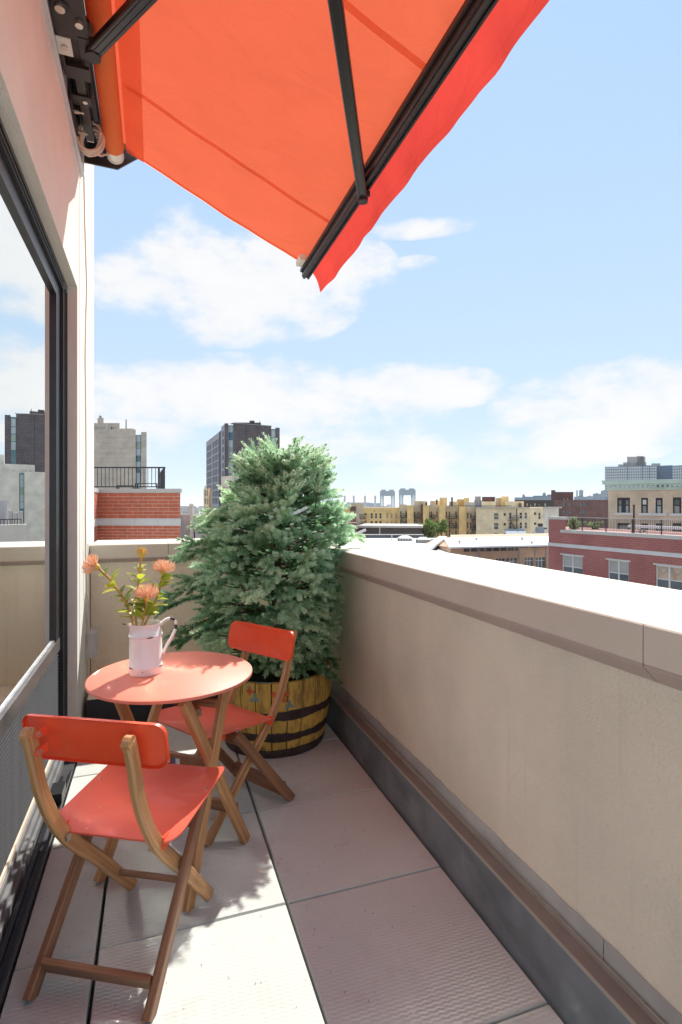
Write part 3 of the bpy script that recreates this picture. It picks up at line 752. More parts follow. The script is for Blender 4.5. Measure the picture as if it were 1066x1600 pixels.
# far arm pair (over the viewer)
# pivot under the bar
b = MB(); b.tube([BA + Vector((.0, 0, .03)), BA + Vector((0, 0, -.05))], .026, 14); b.tube([BA + Vector((.012, -.05, -.02)), BA + Vector((.012, -.05, -.045))], .008, 8); b.build('bar_pivot', 'dark_bracket', aw, True)
# square torsion bar, wall brackets, shoulder
TX, TZ = -.352, 3.535
MB().box((TX - .021, -.4, TZ - .021), (TX + .021, 3.44, TZ + .021)).build('torsion_bar', 'dark_bracket', aw)
MB().box((TX - .018, 3.4405, TZ - .018), (TX + .018, 3.452, TZ + .018)).build('bar_label', 'white_plate', aw)
hd = MB()
hd.box((XW + .021, -.4, 3.7205), (-.285, YE + .02, 3.735)); hd.box((XW + .021, -.4, 3.60), (XW + .034, YE + .02, 3.72)); hd.box((-.325, -.4, 3.56), (-.300, YE + .02, 3.69))
hd.build('hood', 'black_metal', aw)
for k in range(3): MB().box((-.2995, -.4, 3.585 + .03*k), (-.294, YE + .01, 3.595 + .03*k)).build('hood_rib', 'frame_metal', aw)
for yb in (3.10, 0.6):
    b = MB(); b.box((XW + .021, yb - .06, TZ - .075), (XW + .028, yb + .30, TZ + .08)); b.box((TX - .050, yb - .035, TZ - .030), (TX + .040, yb + .035, TZ - .0225)); b.box((TX + .030, yb - .035, TZ - .0225), (TX + .038, yb + .035, TZ + .045))
    o = b.build('wall_bracket', 'dark_bracket', aw)
    s_ = MB()
    for dy in (0, .17): s_.tube([(XW + .022, yb + dy + .06, TZ - .05), (XW + .050, yb + dy + .06, TZ - .052)], .010, 8); s_.tube([(XW + .045, yb + dy + .06, TZ - .052), (XW + .075, yb + dy + .06, TZ - .052)], .0055, 8)
    s_.tube([(TX + .01, yb, TZ - .028), (TX + .01, yb, TZ - .036)], .012, 10)
    s_.build('bolt', 'bolt_steel', o, True)
sb = MB()
sb.box((TX - .055, 2.60, TZ - .060), (TX + .060, 2.655, TZ + .060)); sb.box((TX - .055, 2.655, TZ + .03), (TX + .10, 2.90, TZ + .055)); sb.box((TX - .060, 2.60, TZ - .055), (TX - .045, 2.90, TZ + .06))
sb.box((TX + .03, 2.64, TZ - .065), (TX + .10, 2.76, TZ - .045)); sb.box((TX - .05, 2.84, TZ - .052), (TX + .055, 2.92, TZ - .035))
sb.build('shoulder', 'dark_bracket', aw)
cl = MB(); cl.extrude(rrect(TX - .062, TX + .055, 2.42, 2.64, .03, 4) and [(x, y, TZ - .062) for x, y in rrect(TX - .062, TX + .075, 2.40, 2.66, .03, 4)], (0, 0, .012)); cl.build('shoulder_plate', 'dark_bracket', aw)
for (x, y, r_) in ((TX - .02, 2.50, .020), (TX + .045, 2.56, .016), (TX + .085, 2.70, .010)):
    MB().tube([(x, y, TZ - .061), (x, y, TZ - .078)], r_, 14).build('bolt', 'bolt_steel', aw, True)
MB().tube([(TX - .02, 2.50, TZ - .0615), (TX - .02, 2.50, TZ - .066)], .036, 18).build('washer', 'black_metal', aw, True)
MB().box((TX - .062, 2.66, TZ - .066), (TX - .002, 2.76, TZ - .0605)).build('shim_plate', 'white_plate', aw)
MB().tube([(TX - .032, 2.71, TZ - .0605), (TX - .032, 2.71, TZ - .074)], .014, 10).build('bolt', 'bolt_steel', aw, True)
b = MB(); b.tube([SH + Vector((0, 0, .04)), SH + Vector((0, 0, -.03))], .034, 14); b.build('shoulder_pivot', 'dark_bracket', aw, True)
# end plate
EP = [(132, 236), (131, 253), (184, 264), (226, 241), (226, 224), (205, 205), (150, 130), (134, 130)]
MB().extrude([ony(u, v, YE + .055) for u, v in EP], (0, .012, 0)).build('end_plate', 'dark_bracket', aw)
b = MB(); b.bar(ony(195, 205, YE + .02), ony(195, 268, YE + .02), .016, .012); b.bar(ony(197, 240, YE + .01), ony(197, 268, YE + .01), .010, .010); b.build('crank_rod', 'frame_metal', aw)
# coiled motor cable tied to the end of the torsion bar
cc = MB(); pts = []
for i in range(150):
    t = i/24*2*math.pi; k = i/150
    c = ony(141 + 3*k, 216 + 6*k, 3.37)
    pts.append(c + Vector((.056*math.cos(t)*(1 + .15*math.sin(3*k*6)), .012*math.sin(t*1.3) - .03 + .05*k, .086*math.sin(t)*(1 - .25*k) + .03*math.cos(t)*.6)))
cc.tube(pts, .0078, 6)
lead = [ony(140, 235, 3.46), ony(146, 240, 3.5), ony(158, 243, 3.56), ony(172, 240, 3.6), ony(180, 234, YE + .03), ony(181, 228, YE + .04)]
cc.tube(lead, .0062, 6)
cc.tube([ony(150, 213, 3.44), ony(156, 217, 3.44), ony(160, 215, 3.44), ony(163, 218, 3.44)], .0035, 5)
cc.build('motor_cable', 'cord_cream', aw, True)

# ================================================================== BISTRO SET
def make_chair():
    t = thing('folding_chair', '', 'chair', (0, 0, 0), local=True)
    prof = [(-.028, .776), (-.020, .755), (-.003, .695), (.016, .615), (.043, .545), (.078, .478), (.128, .405), (.200, .325), (.285, .237), (.390, .118), (.492, .004)]
    # smooth the post's curve
    fine_ = []
    for i in range(len(prof) - 1):
        p0 = prof[max(i-1, 0)]; p1 = prof[i]; p2 = prof[i+1]; p3 = prof[min(i+2, len(prof)-1)]
        for k in range(3):
            s = k/3; s2 = s*s; s3 = s2*s
            fine_.append(tuple(.5*((2*p1[j]) + (-p0[j]+p2[j])*s + (2*p0[j]-5*p1[j]+4*p2[j]-p3[j])*s2 + (-p0[j]+3*p1[j]-3*p2[j]+p3[j])*s3) for j in (0, 1)))
    fine_.append(prof[-1])
    for w in (-.151, .151):
        MB().sweep([(w, s - .012, z) for s, z in fine_], .024, .043, (1, 0, 0), .006).tube([(w - .0105, -.0400, .7745), (w + .0105, -.0400, .7745)], .0198, 14).build('back_post', 'acacia', t)
        w2 = w + (.031 if w > 0 else -.031)
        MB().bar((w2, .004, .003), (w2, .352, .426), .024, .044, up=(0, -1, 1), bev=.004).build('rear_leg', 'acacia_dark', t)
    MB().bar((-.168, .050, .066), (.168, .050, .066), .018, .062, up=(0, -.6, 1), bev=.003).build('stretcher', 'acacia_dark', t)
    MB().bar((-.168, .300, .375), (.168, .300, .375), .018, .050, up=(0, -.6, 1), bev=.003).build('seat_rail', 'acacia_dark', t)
    MB().tube([(-.139, .382, .118), (.139, .382, .118)], .011, 10).build('foot_rod', 'acacia_dark', t, True)
    # seat: pressed steel saddle
    ol = rrect(-.215, .215, .115, .505, .055, 7)
    def seat_pt(a, b):
        z = .428 + 1.05*a*a*(0.25 + 0.75*(b - .115)/.39) - .10*(b - .31)**2
        if b < .19: z -= 2.2*(.19 - b)**2
        return Vector((a, b, z))
    st_ = MB(); st_.plate(ol, seat_pt, (0, 0, -.006), 8); seat = st_.build('seat', 'seat_red', t, True)
    tb = MB()
    for w in (-.166, .166):
        tb.box((w - .002, .115, .395), (w + .002, .150, .432)); tb.box((w - .002, .395, .415), (w + .002, .440, .450))
    tb.build('seat_tab', 'red_steel', seat)
    # backrest with a folded rim
    ol = rrect(-.222, .222, .672, .806, .034, 7)
    def back_pt(a, b): return Vector((a, .012 + .55*a*a - .20*(b - .74) , b))
    bk = MB(); bk.plate(ol, back_pt, (0, .004, 0), 7)
    ring = [back_pt(a, b) for a, b in ol]; back = bk.build('backrest', 'red_steel', t, True)
    rm = MB(); n = len(ring)
    off = Vector((0, -.010, 0))
    vs = ring + [p + off for p in ring] + [p + off*.9 + (Vector((0, p.y, .739)) - p).normalized()*.003 for p in ring] + [p + (Vector((0, p.y, .739)) - p).normalized()*.003 for p in ring]
    fs = []
    for k in range(3):
        for i in range(n): fs.append((k*n + i, k*n + (i+1) % n, (k+1)*n + (i+1) % n, (k+1)*n + i))
    rm.add(vs, fs); rm.build('backrest_rim', 'red_steel', back, True)
    for w in (-1, 1):
        for z in (.718, .768):
            s_ = -.012 - .06*(z - .74)
            x = w*.151 - .0125*(1)*(1 if w > 0 else -1)
            xo = w*.151 - w*.0135
            MB().extrude([(xo, s_ - .012, z - .011), (xo, s_ + .032, z - .013), (xo, s_ + .032, z + .013), (xo, s_ - .012, z + .011), (xo, s_ - .020, z)], (-w*.002, 0, 0)).build('back_tab', 'red_steel', back)
            MB().tube([(xo - w*.001, s_ - .006, z), (xo - w*.007, s_ - .006, z)], .0085, 10).build('screw', 'bolt_steel', back, True)
        xo = w*.1515 - w*.0135
        MB().tube([(xo - w*.001, .104, .408), (xo - w*.007, .104, .408)], .011, 12).build('bolt', 'bolt_steel', t, True)
        xo = w*.182 + w*.0125
        MB().tube([(xo, .355, .448), (xo + w*.006, .355, .448)], .010, 12).build('bolt', 'bolt_steel', t, True)
    return t
ch = make_chair()
ch2 = dup(ch)
ch.location = (-.178, 1.646, 0); ch.rotation_euler = (0, 0, R(-28.9))
tag(ch, 'red and wood folding chair seen from behind, nearest the sliding door', 'chair', 'folding chairs at the bistro table')
ch2.location = (.5215, 2.678, 0); ch2.rotation_euler = (0, 0, R(123.1))
tag(ch2, 'red and wood folding chair facing us, in front of the barrel planter', 'chair', 'folding chairs at the bistro table')

tbl = thing('bistro_table', 'small round coral red folding table on crossed wooden legs between the chairs', 'table', (.065, 2.218, 0))
TC = (.065, 2.218); TR, TZT = .309, .75
tp = MB(); tp.lathe([(0, 0), (TR - .004, 0), (TR, -.003), (TR, -.013), (TR - .003, -.013), (TR - .003, -.006), (0, -.006)], (TC[0], TC[1], TZT), 72)
tp.build('tabletop', 'table_red', tbl, True)
a_ = Vector((.62, .785, 0)).normalized()
legs = [((.360, 2.270), .43, -1), ((.109, 1.945), .25, 1), ((-.196, 2.200), .45, 1), ((.055, 2.525), .34, -1)]
for (x, y), s_, sg in legs:
    p0 = Vector((x, y, .004)); p1 = p0 + a_*(s_*sg) + Vector((0, 0, .727))
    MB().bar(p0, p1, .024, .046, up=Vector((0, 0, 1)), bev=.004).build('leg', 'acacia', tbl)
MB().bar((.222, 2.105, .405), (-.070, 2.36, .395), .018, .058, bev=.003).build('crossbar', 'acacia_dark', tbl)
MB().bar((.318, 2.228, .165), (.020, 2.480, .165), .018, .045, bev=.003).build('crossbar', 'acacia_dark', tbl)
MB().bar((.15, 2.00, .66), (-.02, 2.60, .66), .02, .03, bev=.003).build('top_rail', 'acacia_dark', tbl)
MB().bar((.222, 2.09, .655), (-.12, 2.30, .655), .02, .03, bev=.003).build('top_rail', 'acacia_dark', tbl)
d_ = (Vector((-.070, 2.36, .395)) - Vector((.222, 2.105, .405))).normalized(); n_ = Vector((d_.y, -d_.x, 0)); n_ = n_ if n_.y < 0 else -n_
sc_ = Vector((.222, 2.105, .405)).lerp(Vector((-.070, 2.36, .395)), .50) + n_*.0095
for k, (a, b, mt) in enumerate(((-.030, -.010, 'sticker_white'), (-.0095, .004, 'sticker_blue'), (.0045, .016, 'sticker_red'), (.0165, .028, 'sticker_white'))):
    p = [sc_ + d_*a + Vector((0, 0, -.010)), sc_ + d_*b + Vector((0, 0, -.010)), sc_ + d_*b + Vector((0, 0, .012)), sc_ + d_*a + Vector((0, 0, .012))]
    MB().extrude(p, n_*.0006).build('maker_sticker', mt, tbl)

# ---- enamel pitcher and the pincushion flowers standing in it
PX_, PY_ = -.033, 2.252
pt = thing('enamel_pitcher', 'white chipped enamel pitcher holding flowers on the red table', 'pitcher', (PX_, PY_, TZT))
pr_ = [(0, .001), (.064, .001), (.066, .004), (.066, .026), (.0675, .029), (.0675, .034), (.065, .037), (.0645, .148), (.0675, .151), (.0675, .157), (.0645, .160), (.060, .178), (.0575, .190), (.060, .202), (.0605, .203), (.0585, .203), (.056, .190), (.062, .158), (.0625, .03), (0, .006)]
pr_ = [(r*.945, z*.96) for r, z in pr_]
bd_ = MB(); bd_.lathe(pr_, (PX_, PY_, TZT), 48)
vs = []
spd = Vector((-.93, -.36, 0)).normalized()
for v in bd_.v:                                            # draw the rim out into a spout
    p = Vector(v); h = p.z - TZT; d = Vector((p.x - PX_, p.y - PY_, 0))
    if h > .165 and d.length > .01:
        c = d.normalized().dot(spd)
        if c > .80: k = ((c - .80)/.20)**1.5 * (h - .165)/.04; p += spd*(.026*k); p.z += .006*k
    vs.append(tuple(p))
bd_.v = vs; bd_.build('body', 'enamel', pt, True)
hd_ = Vector((.93, .10, 0)).normalized(); c0 = Vector((PX_, PY_, TZT))
hp = [c0 + hd_*.055 + Vector((0, 0, .185)), c0 + hd_*.075 + Vector((0, 0, .203)), c0 + hd_*.098 + Vector((0, 0, .206)), c0 + hd_*.113 + Vector((0, 0, .194)), c0 + hd_*.115 + Vector((0, 0, .172)), c0 + hd_*.106 + Vector((0, 0, .142)), c0 + hd_*.088 + Vector((0, 0, .112)), c0 + hd_*.072 + Vector((0, 0, .088)), c0 + hd_*.0655 + Vector((0, 0, .066))]
hf = []
for i in range(len(hp) - 1):
    for k in range(3): hf.append(hp[i].lerp(hp[i+1], k/3))
hf.append(hp[-1])
for _ in range(3): hf = [hf[0]] + [(hf[i-1] + hf[i]*2 + hf[i+1])/4 for i in range(1, len(hf)-1)] + [hf[-1]]
hn = MB().sweep(hf, .0225, .0085, hd_.cross(Vector((0, 0, 1))), .002).build('handle', 'enamel', pt, True)
def chip(ang, z, ln, h, r=.0645):
    b = MB(); n = 6
    P = [[Vector((PX_ + r*math.cos(ang + ln*(i/n - .5)), PY_ + r*math.sin(ang + ln*(i/n - .5)), TZT + z*.96 + h*(j - .5)*(1 - .7*abs(i/n - .5)*2) )) for j in range(2)] for i in range(n + 1)]
    b.grid(P); b.build('chip', 'enamel_chip', pt)
for a, z, l, h in ((R(-75), .154, .42, .006), (R(-150), .0315, .5, .006), (R(-30), .0315, .4, .006), (R(-100), .0205, .1, .003), (R(-20), .154, .15, .004)): chip(a, z, l, h)
ec = MB(); ec.sweep(hf[5:9], .0229, .0089, hd_.cross(Vector((0, 0, 1)))); ec.build('chip', 'enamel_chip', hn); 
ec = MB(); ec.sweep(hf[11:14], .0228, .0088, hd_.cross(Vector((0, 0, 1)))); ec.build('chip', 'enamel_chip', hn)
MB().tube([c0 + spd*.080 + Vector((0, 0, .2005)) + Vector((spd.y, -spd.x, 0))*.012, c0 + spd*.0875 + Vector((0, 0, .201)), c0 + spd*.080 + Vector((0, 0, .2005)) - Vector((spd.y, -spd.x, 0))*.012], .0018, 6).build('rim_wear', 'enamel_chip', pt, True)

def leaf(mb, base, d, up, ln, wd, tint):
    """cupped leaf with a notched tip"""
    d = d.normalized(); s_ = d.cross(up).normalized(); n = s_.cross(d)
    prof = [(0, .10), (.2, .55), (.45, .95), (.7, 1.0), (.88, .75), (1.0, .22)]
    P = []
    for t, w in prof:
        c = base + d*(ln*t) - n*(ln*.22*t*t)
        j = rng.uniform(.9, 1.1)
        P.append([c - s_*(wd*w*.5*j) + n*(wd*.16*w), c, c + s_*(wd*w*.5*j) + n*(wd*.16*w)])
    mb.grid(P, None, tint)
def flower(label, path, leaves, bloom_r, bloom_dir, kind, srange):
    t = thing('pincushion_flower', label, 'flower', tuple(path[0]), group='cut flowers in the pitcher')
    MB().tube(path, [.0050]*len(path), 7).build('stem', 'stem_gold', t, True)
    for k in range(leaves):
        s_ = srange[0] + (srange[1] - srange[0])*(k + .5)/leaves + rng.uniform(-.03, .03)
        i = min(int(s_*(len(path)-1)), len(path)-2); f = s_*(len(path)-1) - i
        p = path[i].lerp(path[i+1], f); ax = (path[i+1] - path[i]).normalized()
        side = Vector((rng.uniform(-1, 1), rng.uniform(-1, 1), rng.uniform(-.3, .6)))
        side = (side - ax*side.dot(ax)).normalized()
        lf = MB(); leaf(lf, p, side*.8 + ax*.55, ax, rng.uniform(.046, .070), rng.uniform(.028, .040), rng.uniform(.1, 1)); lf.build('leaf', 'protea_leaf', t, 'all')
    tip = path[-1]; bd2 = bloom_dir.normalized(); e1 = bd2.cross(Vector((0, 1, .3))).normalized(); e2 = bd2.cross(e1)
    hb = MB(); hb.tube([tip - bd2*.012, tip, tip + bd2*.014, tip + bd2*.022], [.0045, .012, .013, .005] if kind == 'open' else [.005, .013, .016, .008], 10); hb.build('bloom_head', 'bloom_base', t, True)
    st2 = MB(); N_ = 95 if kind == 'open' else 80
    for k in range(N_):
        ph = 2.39996*k; el = 1 - (k + .5)/N_*(1.18 if kind == 'open' else 1.0)
        th = math.acos(max(-1, min(1, el)))
        out = bd2*math.cos(th) + (e1*math.cos(ph) + e2*math.sin(ph))*math.sin(th)
        r_ = bloom_r*rng.uniform(.88, 1.06)
        o_ = tip + bd2*.010
        if kind == 'open':
            curl = bd2*(bloom_r*.30*math.sin(th))
            P = [o_ + out*(r_*.25) - bd2*.003, o_ + out*(r_*.62) + curl*.25, o_ + out*(r_*.92) + curl*.8, o_ + out*(r_*.95) + curl*1.25 - out*r_*.10]
        else: P = [o_ + out*(r_*.5), o_ + out*(r_*.85), o_ + out*r_ + bd2*.002]
        st2.tube(P, [.0014]*len(P), 3, True, rng.random() if kind == 'open' else rng.uniform(0, .2))
    st2.build('bloom', 'protea_style' if kind == 'open' else 'bloom_base', t, True)
    return t
mouth = Vector((PX_, PY_, TZT))
def fpath(pix, y1, base):
    end = ony(pix[-1][0], pix[-1][1], y1); pts = [mouth + Vector(base)]
    for i, (u, v) in enumerate(pix):
        y = base[1] + PY_ + (y1 - base[1] - PY_)*(i + 1)/len(pix); pts.append(ony(u, v, y))
    return pts
flower('drooping pink pincushion flower on the long stem leaning towards the house wall', fpath([(208, 976), (203, 955), (190, 930), (172, 905), (152, 886)], 2.245, (.02, -.01, .06)), 17, .044, Vector((-.9, -.1, .42)), 'open', (.30, .88))
flower('small round yellow closed pincushion bud on the tallest upright stem', fpath([(212, 970), (213, 935), (217, 905), (219, 885), (221, 868)], 2.315, (-.005, .01, .06)), 12, .022, Vector((.12, 0, 1)), 'bud', (.35, .75))
flower('large pink open pincushion flower beside the spruce branches', fpath([(226, 976), (236, 955), (247, 930), (252, 908), (255, 896)], 2.305, (.0, .01, .06)), 14, .049, Vector((.1, .05, 1)), 'open', (.30, .85))
flower('front orange pincushion flower low over the pitcher mouth', fpath([(221, 978), (224, 968), (226, 955), (228, 945), (229, 936)], 2.195, (.0, -.012, .06)), 12, .050, Vector((.03, -.12, 1)), 'open', (.35, .9))

# ================================================================== BARREL PLANTER AND SPRUCE
BX, BY = .690, 3.245
bp = thing('barrel_planter', 'yellow painted half barrel planter with dark hoops and painted flowers in the far corner', 'planter', (BX, BY, 0))
HB = .432
def rad(z): k = z/HB; return .292 + .048*k + .016*math.sin(math.pi*k*.9)
NS = 24
for k in range(NS):
    a0 = 2*math.pi*k/NS + .0095; a1 = 2*math.pi*(k+1)/NS - .0095; m = MB()
    zt = HB + rng.uniform(-.003, .003); dr_ = rng.uniform(-.0012, .0012)
    zs = [0, .1, .2, .3, .37, zt]; P = []
    for z in zs:
        r = rad(min(z, HB)) + dr_
        P.append([Vector((BX + (r - i)*math.cos(a), BY + (r - i)*math.sin(a), z)) for a, i in ((a0, .022), (a0, .0012), (a0*.9 + a1*.1, 0), ((a0+a1)/2, 0), (a0*.1 + a1*.9, 0), (a1, .0012), (a1, .022))])
    n = 7; vs = [p for row in P for p in row]
    fs = [(i*n + j, i*n + (j+1) % n, (i+1)*n + (j+1) % n, (i+1)*n + j) for i in range(len(zs)-1) for j in range(n)]
    fs += [tuple(range(n)), tuple(range((len(zs)-1)*n + n - 1, (len(zs)-1)*n - 1, -1))]
    m.add(vs, fs); m.build('stave', 'stave_paint', bp)
def hoop(z0, z1, wob):
    m = MB(); n = 120; rr = random.Random(int(z0*1000))
    rows = []
    for i in range(n + 1):
        a = 2*math.pi*(i % n)/n; w0 = wob*math.sin(7*a + z0*40) + rr.uniform(-wob, wob)*.6; w1 = wob*math.sin(5*a + z1*30) + rr.uniform(-wob, wob)*.6
        if i == n: w0, w1 = f0
        if i == 0: f0 = (w0, w1)
        row = []
        for t, off in ((0, .0010), (.12, .0030), (.88, .0030), (1, .0010)):
            z = z0 + w0 + (z1 + w1 - z0 - w0)*t
            z = max(z, .0005); r = rad(z) + off; row.append(Vector((BX + r*math.cos(a), BY + r*math.sin(a), z)))
        rows.append(row)
    m.grid(rows); return m.build('hoop', 'hoop_paint', bp, 'all')
hoop(.0, .052, .003); hoop(.100, .146, .0045); hoop(.222, .272, .005)
MB().tube([(BX + (rad(HB) - .024)*math.cos(2*math.pi*k/40), BY + (rad(HB) - .024)*math.sin(2*math.pi*k/40), HB - .006) for k in range(41)], .006, 6).build('liner_rim', 'paint_teal', bp, True)
sl = MB(); P = []
for i in range(9):
    P.append([Vector((BX + .30*i/8*math.cos(2*math.pi*k/32), BY + .30*i/8*math.sin(2*math.pi*k/32), HB - .028 + .015*math.sin(i*2.3 + k) + .02*(1 - i/8))) for k in range(33)])
so = sl.grid(P).build('soil', 'soil', bp, True)
def decal(a, z, pts, mt, nm):
    m = MB(); c = (a, z)
    r = lambda zz: rad(zz) + .0022
    vs = [Vector((BX + r(z)*math.cos(a), BY + r(z)*math.sin(a), z))]
    for (du, dz) in pts:
        aa = a + du/.33; zz = z + dz; vs.append(Vector((BX + r(zz)*math.cos(aa), BY + r(zz)*math.sin(aa), zz)))
    n = len(pts); m.add(vs, [(0, 1 + i, 1 + (i + 1) % n) for i in range(n)]); m.build(nm, mt, bp)
def petals(nn, r0, r1, jit, rs):
    rr = random.Random(rs); out = []
    for k in range(nn*4):
        t = 2*math.pi*k/(nn*4); f = (.5 + .5*math.cos(nn*t))**.7
        r = (r0 + (r1 - r0)*f)*rr.uniform(1 - jit, 1 + jit); out.append((r*math.sin(t), r*math.cos(t)))
    return out
def ang_of(u, v):     # angle round the barrel that a point of the front side shows at
    q = ray(u, v); o = Vector((0, 0, EYE)); best = None
    for k in range(400):
        d = 2.6 + .002*k; p = o + q*d
        if (Vector((p.x - BX, p.y - BY)).length) < rad(max(0, min(HB, p.z))): return math.atan2(p.y - BY, p.x - BX), p.z
    return -2.0, .3
for u, v, mt, nn, r0, r1, s_ in ((438, 1088, 'paint_orange', 5, .018, .056, 1), (391, 1080, 'paint_orange', 4, .010, .026, 2), (452, 1102, 'paint_teal', 3, .010, .032, 3), (399, 1091, 'paint_teal', 3, .010, .034, 4), (390, 1073, 'paint_teal', 3, .004, .014, 5), (480, 1083, 'paint_orange', 3, .004, .012, 6)):
    a, z = ang_of(u, v); decal(a, z, petals(nn, r0, r1, .22, s_), mt, 'painted_flower' if mt == 'paint_orange' else 'painted_leaf')

sp = thing('spruce_tree', 'dense blue green spruce growing in the yellow barrel planter', 'tree', (BX, BY, HB - .03))
MB().tube([(BX, BY, HB - .05), (BX + .01, BY + .01, .8), (BX + .03, BY + .02, 1.2), (BX + .045, BY + .02, 1.62)], [.034, .027, .018, .007], 10).build('trunk', 'bark', sp, True)
nr = np.random.RandomState(11)
# silhouette of the crown: height, reach to the photo's side and its depth
ZK = np.array([.40, .50, .62, .74, .88, 1.0, 1.12, 1.24, 1.34, 1.44, 1.52, 1.60, 1.66, 1.72, 1.77])
RL = np.array([.33, .41, .52, .56, .57, .55, .55, .55, .53, .40, .28, .30, .32, .24, .11])   # towards the house
RR = np.array([.33, .36, .39, .41, .43, .45, .47, .49, .47, .37, .31, .32, .33, .25, .11])   # towards the open side
RC = np.array([.30, .37, .43, .46, .46, .45, .43, .41, .37, .31, .27, .27, .25, .20, .10])   # towards us and away
def reach(z, dx, dy):
    a = np.interp(z, ZK, RL) if dx < 0 else np.interp(z, ZK, RR); c = np.interp(z, ZK, RC)
    return 1.0/math.sqrt((dx/a)**2 + (dy/c)**2 + 1e-9)
VX = Vector((CY, -SY, 0)); VY = Vector((SY, CY, 0))       # across the view and along it
def axis(z): return Vector((BX + .015 + .03*(z - .4), BY + .01, z))
wood = MB(); sprigs = []                                   # (base, dir, length, tint)
def sprig(b, d, ln, tint): sprigs.append((b.x, b.y, b.z, d.x, d.y, d.z, ln, min(1, max(0, tint))))
def inside(p):       # keep clear of the walls
    if p.z < 1.15:
        if p.x > 1.065 or p.y > YB - .03: return False
    return p.x > -.40
UPV = Vector((0, 0, 1))
def hand(p, d, tint, n, sc=1.0, bud=False):
    """a spray of stout shoots: one leading, the others fanned out in pairs, each a little bottle brush"""
    sd = d.cross(UPV).normalized(); up = sd.cross(d).normalized()
    roll = rng.uniform(-.6, .6); sd, up = sd*math.cos(roll) + up*math.sin(roll), up*math.cos(roll) - sd*math.sin(roll)
    for k in range(n):
        if k == 0: h = d.copy(); ln = rng.uniform(.080, .110)*sc; b = p
        else:
            a = (1 if k % 2 else -1)*(R(32) + R(16)*((k - 1)//2))*rng.uniform(.8, 1.2)
            h = (d*math.cos(a) + sd*math.sin(a) + up*rng.uniform(-.28, .38)).normalized(); ln = rng.uniform(.060, .090)*sc; b = p - d*(.022*((k - 1)//2))
        if inside(b + h*ln):
            sprig(b, h, ln, tint + rng.uniform(-.10, .14))
            if bud: wood.tube([b + h*(ln - .004), b + h*(ln + .010)], [.0022, .0035], 5)
# boughs: woody limbs with older, darker shoots along them
nb = 100
for k in range(nb):
    q = (k + .5)/nb
    z = .44 + 1.20*q + rng.uniform(-.03, .03); ph = 2.39996*k + rng.uniform(-.25, .25); dx, dy = math.cos(ph), math.sin(ph)
    r = float(reach(min(z + .08, 1.76), dx, dy))*rng.uniform(.62, .90); hd2 = VX*dx + VY*dy
    b0 = axis(z - .12*r); rise = rng.uniform(.05, .45)
    nseg = 5; pts = [b0 + hd2*(r*i/nseg) + Vector((0, 0, rise*r*(i/nseg)**2)) for i in range(nseg + 1)]
    wood.tube(pts, [max(.0016, .0075*(1 - i/nseg) + .0016) for i in range(nseg + 1)], 5)
    ns = max(5, int(r*24))
    for i in range(ns):
        t = .25 + .75*(i + rng.random())/ns; j = min(int(t*nseg), nseg - 1); p = pts[j].lerp(pts[j+1], t*nseg - j); d = (pts[j+1] - pts[j]).normalized()
        sd = d.cross(UPV).normalized()*(1 if i % 2 else -1)
        h = (d*rng.uniform(.5, .9) + sd*rng.uniform(.5, 1.0) + Vector((0, 0, rng.uniform(-.45, .55)))).normalized(); ln = rng.uniform(.06, .10)
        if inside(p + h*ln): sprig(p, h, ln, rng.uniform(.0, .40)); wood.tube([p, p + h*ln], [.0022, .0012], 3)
# hands of fresh shoots all over the outside of the crown, clumped so that it bulges and leaves dark hollows
import mathutils
nh = 520
for k in range(nh):
    q = (k + .5)/nh
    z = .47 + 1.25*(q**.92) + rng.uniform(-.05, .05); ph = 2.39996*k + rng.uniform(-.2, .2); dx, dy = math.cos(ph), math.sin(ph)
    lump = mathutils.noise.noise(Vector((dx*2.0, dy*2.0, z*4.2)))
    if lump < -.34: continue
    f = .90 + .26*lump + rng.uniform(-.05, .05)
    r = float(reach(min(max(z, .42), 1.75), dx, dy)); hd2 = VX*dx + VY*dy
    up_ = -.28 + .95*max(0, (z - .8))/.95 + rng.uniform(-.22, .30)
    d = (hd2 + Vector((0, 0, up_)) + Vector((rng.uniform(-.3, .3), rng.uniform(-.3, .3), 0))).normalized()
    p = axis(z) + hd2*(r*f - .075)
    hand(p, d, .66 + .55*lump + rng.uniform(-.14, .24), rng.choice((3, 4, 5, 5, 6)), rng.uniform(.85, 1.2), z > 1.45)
    wood.tube([axis(z - .04) + hd2*(r*f*.45), p], [.004, .002], 4)
# crown top: several leaders standing up and spreading
for k in range(46):
    ph = rng.uniform(0, 2*math.pi); dx, dy = math.cos(ph), math.sin(ph); z = rng.uniform(1.46, 1.655)
    r = float(reach(z, dx, dy))*rng.uniform(.1, .80); hd2 = VX*dx + VY*dy; p = axis(z) + hd2*r
    d = (hd2*rng.uniform(.15, .7) + Vector((0, 0, rng.uniform(.5, 1.0)))).normalized()
    wood.tube([p - d*.12, p, p + d*.06], [.004, .003, .0015], 4); hand(p, d, rng.uniform(.55, .95), 5, 1.05, True)
